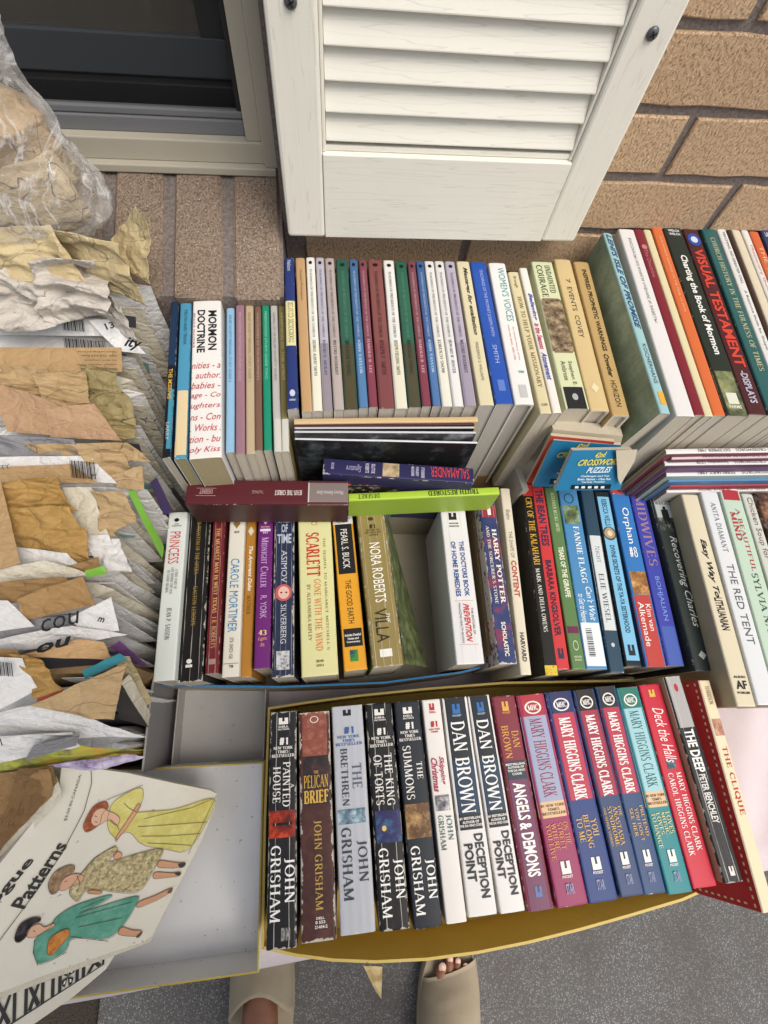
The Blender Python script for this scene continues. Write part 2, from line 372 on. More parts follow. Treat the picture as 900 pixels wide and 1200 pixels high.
# coarse door mat lying on the concrete
dm = N('coir'); f_ = dm.noise(dm.coord(), 420., 4, .8); dm.bump(f_, 1., .006)
mt = box('door_mat', -.95, -.62, 0.002, -.41, -.2, .012, dm.out(dm.ramp(f_, [(.35, hx('38322c')), (.6, hx('6c6258'))]), .95, .1), bev=.003)
tag(mt, 'dark brown coarse fibre mat on the concrete below the white box lid', 'doormat')
# ------------------------------------------------------------------ brick wall
def brick_mat(a_, b_, c_):
    n = N('brick'); v = n.coord('Object'); info = n.n('ShaderNodeObjectInfo')
    off = n.n('ShaderNodeVectorMath', _operation='ADD'); n.l(v, off.inputs[0])
    cmb = n.n('ShaderNodeCombineXYZ'); n.l(n.math('MULTIPLY', info.outputs['Random'], 9.), cmb.inputs[0]); n.l(cmb.outputs[0], off.inputs[1]); v = off.outputs[0]
    mp = n.n('ShaderNodeMapping'); n.l(v, mp.inputs[0]); mp.inputs['Scale'].default_value = (1.25, 1, .55); mp.inputs['Rotation'].default_value = (0, .35, 0)
    pits = n.n('ShaderNodeTexNoise', Scale=430., Detail=3., Roughness=.8); n.l(mp.outputs[0], pits.inputs['Vector'])
    fine = n.noise(v, 700., 3, .7); big = n.noise(v, 22., 4, .6)
    base = n.mix(big, hx(a_), hx(b_)); base = n.mix(n.math('MULTIPLY', info.outputs['Random'], .35), base, hx(c_))
    pit = n.math('LESS_THAN', pits.outputs['Fac'], .405); col = n.mix(n.math('MULTIPLY', pit, .55), base, hx('66503e'))
    vo = n.n('ShaderNodeTexVoronoi', Scale=260.); n.l(v, vo.inputs['Vector'])
    spk = n.math('LESS_THAN', vo.outputs['Distance'], .13); col = n.mix(n.math('MULTIPLY', spk, .7), col, hx('f0e6d2'))
    h = n.math('ADD', n.math('MULTIPLY', n.math('MINIMUM', pits.outputs['Fac'], .5), 3.), n.math('MULTIPLY', fine, .35))
    n.bump(h, .9, .0022); return n.out(col, .85, .3)
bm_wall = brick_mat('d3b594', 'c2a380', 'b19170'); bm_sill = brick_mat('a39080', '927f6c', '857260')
mo = N('mortar'); f1 = mo.noise(mo.coord(), 300., 6, .75); mo.bump(f1, .9, .003)
mortar = mo.out(mo.ramp(f1, [(.3, hx('635854')), (.6, hx('8f847e')), (.85, hx('a79c96'))]), .95, .2)
def brick_mesh(L_, H_, D_, seed, mat):
    """face towards -Y, origin at the centre of the face; chipped, uneven outline"""
    r_ = random.Random(seed); nx = 6; j = lambda s=.0011: r_.uniform(-s, s); vs, fs = [], []
    top = [(-L_ / 2 + L_ * i / nx, H_ / 2) for i in range(nx + 1)]; bot = [(-L_ / 2 + L_ * i / nx, -H_ / 2) for i in range(nx, -1, -1)]
    loop = top + [(L_ / 2, 0)] + bot + [(-L_ / 2, 0)]; n_ = len(loop)
    jl = [(x + j(), z + j()) for x, z in loop]
    for sc, y in ((1, D_), (1, .0014), (1, 0)):
        for x, z in jl:
            ins = .0013 if y == 0 else 0
            vs.append((x - math.copysign(ins, x) if abs(x) > L_ / 2 - .004 else x, y, z - math.copysign(ins, z) if abs(z) > H_ / 2 - .004 else z))
    for k in (0, 1):
        for i in range(n_): a0 = k * n_ + i; b0 = k * n_ + (i + 1) % n_; fs.append((a0, b0, b0 + n_, a0 + n_))
    fs.append(tuple(range(2 * n_, 3 * n_))[::-1])
    m = bpy.data.meshes.new('brick'); m.from_pydata(vs, [], fs); m.update(); m.materials.append(mat)
    b = bmesh.new(); b.from_mesh(m); bmesh.ops.recalc_face_normals(b, faces=b.faces[:]); b.to_mesh(m); b.free(); return m
WY = .5
wall = empty('brick_wall', (0, WY, 0)); tag(wall, 'tan wirecut brick wall with grey mortar behind the books and shutter', 'wall')
WX = -.041   # right side of the window opening
def backing(nm, x0, z0, x1, z1): box(nm, x0, .0034, z0, x1, .12, z1, mortar, wall)
backing('mortar_bed', WX + .0, .0, 2.2, 2.3); backing('mortar_bed', -2.0, 0, WX - .0001, .66)
backing('mortar_bed', -2.0, .66, -1.16, 2.3)
vari = [brick_mesh(.0865 * 2, .053, .02, s, bm_wall) for s in range(5)]
half = brick_mesh(.077, .053, .02, 9, bm_wall)
PZ = .0608; pitchx = .19
vari = [brick_mesh(pitchx - .009, PZ - .0085, .02, s, bm_wall) for s in range(5)]; half = brick_mesh(pitchx / 2 - .009, PZ - .0085, .02, 9, bm_wall)
rb = random.Random(3)
for k in range(-10, 14):
    zc = .8045 + PZ * k
    if zc < .3 : continue
    off = .357 if k % 2 == 0 else .452
    for i in range(-8, 5):
        x0 = off + pitchx * i + .0045 - .0045 + .0045; x1 = x0 + pitchx - .009; xc = (x0 + x1) / 2
        me = vari[rb.randrange(5)]
        if xc < WX + pitchx / 2 - .001:
            if zc > .66:                                   # window opening: only a half brick closes the course
                if x0 < WX and x1 > WX + .05: me = half; xc = x1 - (pitchx / 2 - .009) / 2
                elif x1 < -1.16: pass
                else: continue
        ob = bpy.data.objects.new('brick', me); C.objects.link(ob); ob.parent = wall; ob.location = (xc, 0, zc + rb.uniform(-.0006, .0006))
# ------------------------------------------------------------------ sloping brick window sill
sill = empty('window_sill', (-.6, .41, .698)); tag(sill, 'sloping sill of upright tan bricks with grey joints below the window', 'sill')
sl_a = math.atan2(.036, .15); LEN = .165
def brick_block(w_, h_, l_, seed, mat):
    r_ = random.Random(seed); bm = bmesh.new(); v, f = boxv(-w_ / 2, 0, -h_, w_ / 2, l_, 0); vs = [bm.verts.new(p) for p in v]
    for q in f: bm.faces.new([vs[i] for i in q])
    bmesh.ops.bevel(bm, geom=bm.edges[:], offset=.003, segments=1, affect='EDGES', profile=.5)
    for v_ in bm.verts: v_.co += Vector([r_.uniform(-.0008, .0008) for _ in range(3)])
    m = bpy.data.meshes.new('brick'); bm.to_mesh(m); bm.free(); m.materials.append(mat); return m
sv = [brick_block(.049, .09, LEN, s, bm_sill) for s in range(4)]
mb = mesh('mortar_bed', *[[( -1.1 + .6, 0.008, -.088), (.558, .008, -.088), (.558, LEN - .002, -.088 + .036), (-.5, LEN - .002, -.088 + .036),
      (-.5, .004, -.0025), (.558, .004, -.0025), (.558, LEN - .002, .0355), (-.5, LEN - .002, .0355)], [(0, 3, 2, 1), (4, 5, 6, 7), (0, 1, 5, 4), (1, 2, 6, 5), (2, 3, 7, 6), (3, 0, 4, 7)]], mortar, sill)
for i in range(18):
    xj = -.042 - .0604 * i - .0302 + .006 - .003
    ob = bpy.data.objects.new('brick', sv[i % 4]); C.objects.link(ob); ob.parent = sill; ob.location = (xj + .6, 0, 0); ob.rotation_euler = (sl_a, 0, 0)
# ------------------------------------------------------------------ window
def vinyl(c, nm='vinyl'):
    n = N(nm); f = n.noise(n.coord(), 18., 6, .6); g = n.noise(n.coord('Object', (40, 40, 900)), 1., 3)
    n.bump(g, .05, .0004); return n.out(n.mix(n.math('MULTIPLY', f, .45), hx(c), n.mix(.5, hx(c), hx('6f6a60'))), .42, .5)
vf, vs_ = vinyl('b9b2a1'), vinyl('74767a', 'aluminium')
win = empty('window', (-.6, .555, .735)); tag(win, 'sliding window with off-white frame and dark glass at upper left', 'window')
def wb(nm, x0, y0, z0, x1, y1, z1, m_, b_=.0012): o = box(nm, x0 + .6, y0 - .555, z0 - .735, x1 + .6, y1 - .555, z1 - .735, m_, win, b_); return o
JX = -.046     # outer right of the frame
wb('frame_sill', -1.15, .548, .733, JX, .60, .741, vf); wb('frame_sill', -1.15, .556, .741, JX - .004, .60, .762, vf)
wb('frame_jamb', JX - .012, .550, .741, JX + .002, .62, 1.9, vf); wb('frame_jamb', JX - .028, .558, .762, JX - .012, .63, 1.9, vf)
wb('frame_jamb', -1.15, .55, .762, -1.12, .62, 1.9, vf); wb('frame_head', -1.15, .55, 1.87, JX, .62, 1.9, vf)
wb('screen_rail', -1.12, .566, .762, JX - .0285, .577, .776, vs_); wb('screen_rail', -1.12, .568, .7765, JX - .0285, .576, .783, vs_)
wb('screen_stile', JX - .034, .569, .783, JX - .0285, .577, 1.86, plain('17181a', .5))
dk = plain('23262a', .45)
wb('sash_rail', -1.1, .592, .762, JX - .035, .602, .792, plain('1c1e20', .4)); wb('sash_rail', -1.1, .60, .794, JX - .035, .612, .826, plain('4c5257', .4)); wb('sash_stile', JX - .06, .6, .826, JX - .036, .612, 1.86, plain('2b2d2f', .4))
gl = N('window_glass'); gl.b.inputs['Roughness'].default_value = .03; gl.b.inputs['Transmission Weight'].default_value = .85; gl.b.inputs['Base Color'].default_value = hx('c8c2b8'); gl.b.inputs['IOR'].default_value = 1.45
wb('glass', -1.1, .604, .826, JX - .06, .6065, 1.86, gl.m, 0)
sc = N('insect_screen'); tr = sc.n('ShaderNodeBsdfTransparent'); mx = sc.n('ShaderNodeMixShader'); mx.inputs[0].default_value = .3
sc.l(tr.outputs[0], mx.inputs[1]); sc.l(sc.b.outputs[0], mx.inputs[2]); sc.l(mx.outputs[0], sc.t.nodes['Material Output'].inputs[0]); sc.out(hx('2c2c2d'), .7, .2)
mesh('screen', [(-.52, .017, .048), (JX - .034 + .6, .017, .048), (JX - .034 + .6, .017, 1.12), (-.52, .017, 1.12)], [(0, 1, 2, 3)], sc.m, win)
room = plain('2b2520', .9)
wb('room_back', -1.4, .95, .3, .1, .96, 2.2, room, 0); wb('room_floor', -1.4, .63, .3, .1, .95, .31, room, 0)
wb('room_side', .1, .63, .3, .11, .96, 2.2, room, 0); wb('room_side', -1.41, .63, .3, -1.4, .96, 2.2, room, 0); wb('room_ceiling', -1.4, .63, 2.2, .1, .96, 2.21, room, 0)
refl_m = plain('b89878', .6)
for i in range(24):                                        # wide slats added behind the glass in place of reflected siding
    o = mesh('reflection_slat', *boxv(-.5, -.001, -.021, .5, .001, .021), refl_m, win); o.location = (-.02, .10, .125 + .037 * i); o.rotation_euler = (math.radians(18), 0, 0)
# ------------------------------------------------------------------ shutter
def shut_mat(rot):
    n = N('painted_vinyl')
    v = n.coord('Object', (24, 24, 1.1) if rot else (1.1, 24, 24)); f = n.noise(v, 2.2, 3, .5); q = n.noise(n.coord(), 14., 5, .6); tiny = n.noise(n.coord(), 500., 2)
    ln = n.math('ABSOLUTE', n.math('SUBTRACT', n.math('FRACT', n.math('MULTIPLY', f, 13.)), .5)); gr = n.math('LESS_THAN', ln, n.math('MULTIPLY', q, .07))
    col = n.mix(n.math('MULTIPLY', q, .22), hx('ebe7da'), hx('c3bdad')); col = n.mix(n.math('MULTIPLY', gr, .15), col, hx('8f8a80'))
    dirt = n.math('GREATER_THAN', n.noise(n.coord('Object', (30, 30, 60)), 6., 6, .8), .76); col = n.mix(n.math('MULTIPLY', dirt, .4), col, hx('8d7f69'))
    n.bump(n.math('ADD', n.math('MULTIPLY', gr, -.6), n.math('MULTIPLY', tiny, .3)), .4, .0012); return n.out(col, .5, .4)
sh = empty('shutter', (.122, .47, .722)); tag(sh, 'white louvred shutter with wood grain embossing screwed to the brick wall', 'shutter')
mv, mh = shut_mat(True), shut_mat(False)
SX0, SX1, SZ0, SZ1 = -.035, .279, .722, 1.75
def sbx(nm, x0, y0, z0, x1, y1, z1, m_, b_=.0015): return box(nm, x0 - .122, y0 - .47, z0 - .722, x1 - .122, y1 - .47, z1 - .722, m_, sh, b_)
sbx('stile', SX0, .47, SZ0, .0035, .499, SZ1, mv, .003); sbx('stile', .2405, .47, SZ0, SX1, .499, SZ1, mv, .003)
sbx('rail', .0036, .4703, SZ0, .2404, .499, .8035, mh, .0008); sbx('rail', .0036, .4703, SZ1 - .08, .2404, .499, SZ1, mh, .0008)
sbx('bead', .004, .476, .8037, .24, .49, .8085, mh, .001); sbx('bead', .0037, .474, .8037, .0068, .49, 1.66, mv, .001); sbx('bead', .2372, .474, .8037, .2402, .49, 1.66, mv, .001)
sbx('back_panel', .004, .4835, .8, .24, .4985, 1.7, mh, 0)
vsl = [(-.1148, .0, 0), (.1148, 0, 0), (.1148, .0085, .0235), (-.1148, .0085, .0235), (-.1148, .0035, -.0005), (.1148, .0035, -.0005), (.1148, .0115, .0225), (-.1148, .0115, .0225)]
for i in range(37):
    bm = bmesh.new(); vv = [bm.verts.new((x, y, z)) for x, y, z in vsl]
    for q in [(0, 1, 2, 3), (4, 7, 6, 5), (0, 4, 5, 1), (3, 2, 6, 7), (0, 3, 7, 4), (1, 5, 6, 2)]: bm.faces.new([vv[k] for k in q])
    if i == 0:
        bmesh.ops.recalc_face_normals(bm, faces=bm.faces[:]); bmesh.ops.bevel(bm, geom=[e_ for e_ in bm.edges if abs(e_.verts[0].co.y) < .004 and abs(e_.verts[1].co.y) < .004], offset=.0012, segments=2, affect='EDGES', profile=.5)
        ms = bpy.data.meshes.new('louvre_slat'); bm.to_mesh(ms); ms.materials.append(mh)
    bm.free(); o = bpy.data.objects.new('louvre_slat', ms); C.objects.link(o); o.parent = sh; o.location = (0, .004, .0905 + .0222 * i)
def screw(x, z):
    b = bmesh.new(); bmesh.ops.create_uvsphere(b, u_segments=14, v_segments=8, radius=.0048)
    for v_ in b.verts: v_.co.z *= .55
    m = bpy.data.meshes.new('screw'); b.to_mesh(m); b.free(); m.materials.append(plain('4d5054', .3, .6)); [setattr(p, 'use_smooth', True) for p in m.polygons]
    o = bpy.data.objects.new('screw', m); C.objects.link(o); o.parent = sh; o.location = (x - .122, -.0005, z - .722); o.rotation_euler = (math.radians(90), 0, 0)
    for r_ in (0, 90):
        s_ = box('screw_slot', -.0026, -.0005, .0022, .0026, .0005, .0029, plain('111214', .5), o); s_.rotation_euler = (0, 0, math.radians(r_ + 30))
screw(.2605, .9005); screw(-.0155, .9045)
# ------------------------------------------------------------------ table with a pale cloth
TZ = .452
tb = empty('folding_table', (.2, .1, 0)); tag(tb, 'low table under a pale pinkish cloth carrying all the book boxes', 'table')
cl = N('cloth'); f1 = cl.noise(cl.coord(), 14., 4); wv_ = cl.noise(cl.coord(), 900., 2); cl.bump(cl.math('ADD', f1, cl.math('MULTIPLY', wv_, .1)), .5, .006)
clothm = cl.out(cl.mix(f1, hx('dacfd0'), hx('c8b8b9')), .85, .2)
x0, x1, y1 = -.6, 1.2, .47; nx, ny = 90, 44
vs, fs = [], []
def front(x): return P(310 + (x + .066) * 1280, 1128 - (x + .066) * 232, TZ).y - .004
for j in range(ny + 1):
    for i in range(nx + 1):
        x = x0 + (x1 - x0) * i / nx; yf = front(x) + .012; t = j / ny
        if t < .12: s = (1 - t / .12); y = yf - .012 - .004 * math.sin(x * 45) * s; z = TZ - .035 * s
        else: y = yf + (y1 - yf) * (t - .12) / .88; z = TZ + (.006 * math.sin((x - .6 * y) * 62) * max(0, min(1, (x - .36) * 14)) * (1 if y < .03 else .2)) + .003 * (noise.noise(Vector((x * 7, y * 7, 0)))) + .0035 * max(0, noise.noise(Vector((x * 14 + 3, y * 9, 2)))) * (1 if x > .33 else .3)
        vs.append((x - .2, y - .1, z))
fs = [(j * (nx + 1) + i, j * (nx + 1) + i + 1, (j + 1) * (nx + 1) + i + 1, (j + 1) * (nx + 1) + i) for j in range(ny) for i in range(nx)]
mesh('tablecloth', vs, fs, clothm, tb, smooth=True)
tm = plain('b9b4ac', .5)
o = mesh('tabletop', [(x0 + .01 - .2, front(x0) + .02 - .1, TZ - .035), (x1 - .21, front(x1) + .02 - .1, TZ - .035), (x1 - .21, .465 - .1, TZ - .035), (x0 + .01 - .2, .465 - .1, TZ - .035),
     (x0 + .01 - .2, front(x0) + .02 - .1, TZ - .008), (x1 - .21, front(x1) + .02 - .1, TZ - .008), (x1 - .21, .465 - .1, TZ - .008), (x0 + .01 - .2, .465 - .1, TZ - .008)],
     [(0, 3, 2, 1), (4, 5, 6, 7), (0, 1, 5, 4), (1, 2, 6, 5), (2, 3, 7, 6), (3, 0, 4, 7)], tm, tb)
for lx, ly in ((-.5, .05), (-.5, .42), (1.1, .0), (1.1, .42)): box('leg', lx - .2 - .012, ly - .1 - .012, 0, lx - .2 + .012, ly - .1 + .012, TZ - .036, tm, tb, .003)
# ------------------------------------------------------------------ row in the yellow box
W_, K_ = 'e6e2da', '1b1b1f'
gA = 'paperbacks lined up spine up in the yellow box'
zA, dA = .58, .108
def ny(c, v=.125, top='rb'):   # bestseller flash
    return [('#1', .36, .68, v, v + .035, c, 'rbh'), ('NEW YORK', .14, .86, v + .042, v + .056, c, 'rbh'), ('TIMES', .3, .7, v + .06, v + .074, c, 'rbh'), ('BESTSELLER', .08, .94, v + .078, v + .092, c, 'rbh')]
def dell(c): return [('(d)', .32, .68, .03, .062, c, 'h'), ('DELL', .32, .7, .068, .078, c, 'bh'), ('FICTION', .3, .72, .082, .09, c, 'bh')]
A = lambda q, lab, col, tx=(), bd=(), **k: book(q, k.pop('z', zA), k.pop('d', dA), col, lab, tx, bd, group=gA, **dict(dict(wear=.35), **k))
A([316.8, 834, 347.7, 834, 311, 1113.5, 347.7, 1112], 'black worn paperback titled A PAINTED HOUSE with a red sunset at mid spine', '1c1c20',
  dell(W_) + ny(W_) + [('A', .78, .92, .34, .36, W_, 'r'), ('PAINTED', .5, .78, .24, .44, W_, 'r'), ('HOUSE', .14, .42, .26, .42, W_, 'r'), ('JOHN', .58, .95, .655, .83, 'f2f0ea', 'r'), ('GRISHAM', .1, .46, .6, .9, 'f2f0ea', 'r'), ('ISBN 0440', .5, .8, .92, .97, 'a8a49c', 'bh')],
  [(.03, .97, .455, .57, picture('1d1010', '8e2a1a', 'e0502c', 60.)), (.15, .85, .507, .518, '14100f')], cr=2, wear=.7, z=.583)
A([349, 835, 386.7, 834, 352.9, 1105.6, 393.9, 1102], 'reddish brown battered paperback titled THE PELICAN BRIEF', picture('3c2422', '4a2c28', '5d3a34', 50., .9),
  [('(o)', .36, .64, .02, .055, W_, 'h'), ('THE', .45, .6, .285, .3, 'cfa347', 'rh'), ('PELICAN', .14, .9, .305, .365, 'cfa347', 'rh'), ('BRIEF', .14, .9, .375, .435, 'd8ad4c', 'rbh'), ('JOHN GRISHAM', .42, .66, .51, .88, 'b99a52', 'r'), ('DELL', .45, .68, .905, .915, W_, 'bh'), ('0 553', .42, .7, .92, .932, W_, 'bh'), ('21404-2', .4, .76, .937, .95, W_, 'bh')],
  [(.0, 1, .0, .215, picture('7b3f33', '8d4f40', 'a8705e', 120., .9)), (.12, .92, .22, .44, picture('1f1c20', '30262a', '5a3a34', 90.))], cr=3, wear=.9)
A([388, 828.3, 424.8, 826, 398.8, 1097.6, 440.7, 1091.8], 'silver grey creased paperback titled THE BRETHREN', 'b6b9bf',
  [('(d)', .36, .62, .02, .05, K_, 'h')] + ny('3d5f96', .105) + [('THE', .56, .86, .285, .40, '60646c', 'r'), ('BRETHREN', .22, .44, .21, .475, '3c4048', 'r'), ('JOHN', .6, .9, .63, .80, '3c4048', 'r'), ('GRISHAM', .14, .44, .57, .87, '3c4048', 'r')],
  [(.06, .9, .49, .555, picture('2c3d49', '6d8896', 'b8ccd4', 110.))], cr=4, wear=.6, z=.582)
A([428, 825.4, 458.9, 822.5, 444.4, 1092.4, 481.4, 1088.3], 'black paperback titled THE KING OF TORTS with a purple picture', '16171a',
  dell(W_) + ny(W_) + [('THE KING', .55, .84, .25, .49, W_, 'r'), ('OF TORTS', .16, .46, .255, .485, W_, 'r'), ('(.)', .3, .46, .575, .6, 'e0bb6a', 'h'), ('JOHN', .6, .94, .72, .88, 'f2f0ea', 'r'), ('GRISHAM', .12, .46, .67, .95, 'f2f0ea', 'r')],
  [(.1, .98, .51, .65, picture('1e2a4c', '2d2a5c', '3a6a8c', 60.))], cr=2, wear=.7)
A([461.8, 823, 490.7, 820.8, 484.3, 1089.5, 520, 1085.4], 'dark blue-grey paperback titled THE SUMMONS with a brown picture', '20262e',
  dell(W_) + [(s, a_, b_, c_ - .02, d_ - .02, e_, f_) for s, a_, b_, c_, d_, e_, f_ in ny(W_)] + [('THE', .64, .86, .3, .38, W_, 'r'), ('SUMMONS', .16, .48, .22, .47, W_, 'r'), ('JOHN', .6, .94, .73, .89, 'f2f0ea', 'r'), ('GRISHAM', .12, .46, .67, .95, 'f2f0ea', 'r')],
  [(.05, .95, .49, .64, picture('2b2620', '6b4c30', 'c09a66', 50.))], cr=0, wear=.4)
A([493, 820.8, 516.7, 819, 523.9, 1083, 547, 1080.8], 'slim white paperback with pink red title and a small black tree picture', 'e2ddd6',
  [('(d)', .36, .64, .02, .055, 'b42a2e', 'h'), ('DELL', .34, .7, .06, .07, 'b42a2e', 'bh'), ('#1', .32, .7, .11, .14, 'b42a2e', 'rbh'), ('NEW YORK', .22, .82, .147, .156, 'b42a2e', 'bh'), ('TIMES', .3, .7, .16, .168, 'b42a2e', 'bh'), ('Skipping', .5, .82, .285, .42, 'a93a56', 'ib'), ('Christmas', .12, .46, .29, .45, 'a93a56', 'ib'), ('JOHN', .56, .86, .555, .665, '4f6f66', 'r'), ('GRISHAM', .16, .44, .555, .705, '4f6f66', 'r')],
  [(.12, .85, .465, .535, picture('2c2c30', '77747a', 'dcd6d0', 160.))], cr=0, wear=.3)
def db(q, lab, dx):
    A(q, lab, 'e0ddd8', [('(d)', .36, .66, .035, .085, '2f6aa8', 'h'), ('POCKET', .34, .68, .09, .1, 'a8c0d8', 'bh'), ('DAN BROWN', .22, .76, .125, .565, 'f0eee8', 'r'), ('#1 BESTSELLING', .1, .92, .583, .595, W_, 'bh'), ('AUTHOR OF', .2, .8, .60, .612, W_, 'bh'), ('THE DA VINCI CODE', .08, .92, .616, .627, W_, 'bh'), ('DECEPTION', .54, .86, .66, .93, '24282e', 'b'), ('POINT', .14, .46, .70, .86, '24282e', 'b')],
      [(0, 1, 0, .32, '1d232c'), (0, 1, .32, .57, '22384f'), (0, 1, .57, .64, '1c2128')], cr=0, wear=.35)
db([517.8, 818.9, 546.7, 815.8, 548, 1075.8, 584.4, 1070.9], 'thicker of the two dark-topped white paperbacks titled DECEPTION POINT, beside the slim white one', 0)
db([547.6, 816.7, 573.3, 813.6, 585.8, 1070.9, 616.4, 1067.8], 'thinner of the two dark-topped white paperbacks titled DECEPTION POINT, beside the maroon one', 0)
A([576.4, 816.7, 603, 814.4, 617.8, 1069, 650, 1064.7], 'maroon to purple paperback titled ANGELS & DEMONS', '7d2f3c',
  [('(d)', .36, .64, .03, .08, 'd9a24a', 'h'), ('POCKET', .34, .68, .084, .094, 'd9a24a', 'bh'), ('DAN', .56, .86, .185, .27, 'd69a4c', 'r'), ('BROWN', .16, .46, .155, .32, 'd69a4c', 'r'), ('BESTSELLING', .1, .9, .345, .356, W_, 'bh'), ('AUTHOR OF', .16, .84, .36, .371, W_, 'bh'), ('THE DA VINCI', .14, .86, .376, .387, W_, 'bh'), ('CODE', .3, .7, .392, .403, W_, 'bh'), ('ANGELS & DEMONS', .24, .74, .44, .86, 'f2eee8', 'b'), ('(d)', .4, .66, .9, .945, '5a6ea0', 'h')],
  [(0, 1, .335, .425, '2b3a48'), (0, 1, .425, 1, '6d3a58')], wear=.4)
def mhc(q, lab, top, mid, low, name_c, t1, t2, tc, flash, ring='e9e4dc', split=.53):
    tx = [('(o)', .2, .8, .035, .105, ring, 'h'), ('MHC', .32, .68, .055, .085, ring, 'rbh')]
    if flash: tx += [('MARY HIGGINS CLARK', .27, .73, .13, .52, name_c, 'r'), ('#1 NEW YORK', .1, .9, .553, .566, '3a2c28', 'rbh'), ('TIMES', .3, .7, .572, .584, '3a2c28', 'rbh'), ('BESTSELLER', .1, .9, .59, .602, '3a2c28', 'rbh')]
    else: tx += [('MARY HIGGINS CLARK', .27, .73, .14, .55, name_c, 'rb')]
    for s, u0, u1, v0, v1 in t1: tx.append((s, u0, u1, v0, v1, tc, 'r'))
    tx += [('(d)', .36, .66, .81, .865, 'e6e2da', 'h'), ('POCKET', .34, .68, .87, .882, 'e6e2da', 'bh'), ('STAR', .38, .64, .905, .95, '8a90b0', 'bh')]
    bd = [(0, 1, 0, .115, top), (0, 1, .115, split + .02, mid)]
    if flash: bd.append((0, 1, .54, .615, 'd8b48a'))
    A(q, lab, low, tx, bd, wear=.25)
mhc([604.4, 815.8, 637.8, 812, 653.3, 1064.7, 690, 1058.9], 'paperback with red top, lavender middle and magenta foot titled ON THE STREET WHERE YOU LIVE', 'a8333c', '9aa0b8', '92345c', '8a2c40',
    [('ON THE', .68, .86, .64, .74), ('STREET', .5, .66, .64, .76), ('WHERE', .3, .46, .64, .76), ('YOU LIVE', .12, .28, .64, .8)], 0, 'd98c5a', 1)
mhc([638.7, 812, 669.8, 809, 690, 1058.9, 725.8, 1054.4], 'paperback with navy top, pink-red name and navy foot titled YOU BELONG TO ME', '2c335c', 'b23a50', '273e76', 'efe9e2',
    [('YOU', .62, .84, .64, .72), ('BELONG', .38, .58, .62, .77), ('TO ME', .14, .34, .63, .74)], 0, 'd3a95c', 0)
mhc([671, 809, 696.4, 806.9, 727.6, 1052, 756.4, 1047.8], 'paperback with black top, pink-red name and slate foot titled THE ANASTASIA SYNDROME', '2a2527', '9d3348', '33456c', 'efe9e2',
    [('THE', .74, .86, .6, .65), ('ANASTASIA', .5, .7, .6, .78), ('SYNDROME', .28, .46, .6, .78), ('AND OTHER STORIES', .1, .2, .6, .78)], 0, 'd3a95c', 0)
mhc([697, 805.6, 722, 803, 755.6, 1049, 781, 1046], "paperback with black top, rose name and slate foot titled PRETEND YOU DON'T SEE HER", '2a2a30', 'b0394e', '304a72', 'efe9e2',
    [('PRETEND', .7, .86, .61, .75), ("YOU DON'T", .44, .6, .62, .77), ('SEE HER', .2, .36, .62, .75)], 0, 'd3a95c', 0)
mhc([722, 806.9, 747.6, 804, 783.6, 1049, 813, 1044.7], 'paperback with green top, pale aqua middle and teal foot titled LOVES MUSIC LOVES TO DANCE', '2f7263', '9cc6cc', '2c8287', '27625c',
    [('LOVES', .7, .88, .64, .74), ('MUSIC,', .5, .66, .64, .75), ('LOVES', .3, .46, .64, .74), ('TO DANCE', .1, .26, .64, .8)], 0, 'd8c98c', 1)
A([748, 803, 774, 801, 813, 1043, 841, 1036.7], 'bright red paperback titled in script DECK THE HALLS', 'c2283c',
  [('(d)', .36, .62, .03, .07, 'd9b050', 'h'), ('Deck the Halls', .3, .78, .13, .42, 'f0e6e0', 'i'), ('MARY HIGGINS CLARK', .56, .8, .47, .84, 'f0e6e0', 'r'), ('CAROL HIGGINS CLARK', .2, .44, .47, .86, 'f0e6e0', 'r')], [(.3, .66, .405, .45, picture('5a2028', '2e5560', '6a8c94', 200.))], wear=.2)
A([775.6, 793.6, 800, 791.8, 851, 1035, 871, 1033.6], 'grey-topped black paperback titled THE DEEP, scuffed at its foot', '1e1f22',
  [('(.)', .4, .62, .04, .085, 'b03038', 'h'), ('THE DEEP', .22, .74, .285, .5, 'f0eee8', 'b'), ('PETER BENCHLEY', .3, .66, .51, .74, 'd8d6d0', 'b'), ('(d)', .4, .64, .93, .97, 'd8d6d0', 'h')],
  [(0, 1, 0, .275, 'a9a6a4')], wear=.55, cr=2, side='b59f80', z=.588, d=.11)
cq = book([816.4, 798, 835.6, 796.7, 893, 1070, 912, 1067], .592, .10, 'dfcfae', 'cream-spined book titled THE CLIQUE with red dotted cover, leaning out of the row at right',
  [('HARRISON', .3, .7, .03, .12, '6a5a4a', 'r'), ('THE CLIQUE', .26, .76, .32, .62, 'b0402c', 'r')], [(.12, .95, .19, .27, picture('6a4436', 'b98a70', 'dcbfa4', 90.))], name='hardback_book', group=gA, tilt=19, side='b3222a', wear=.2)
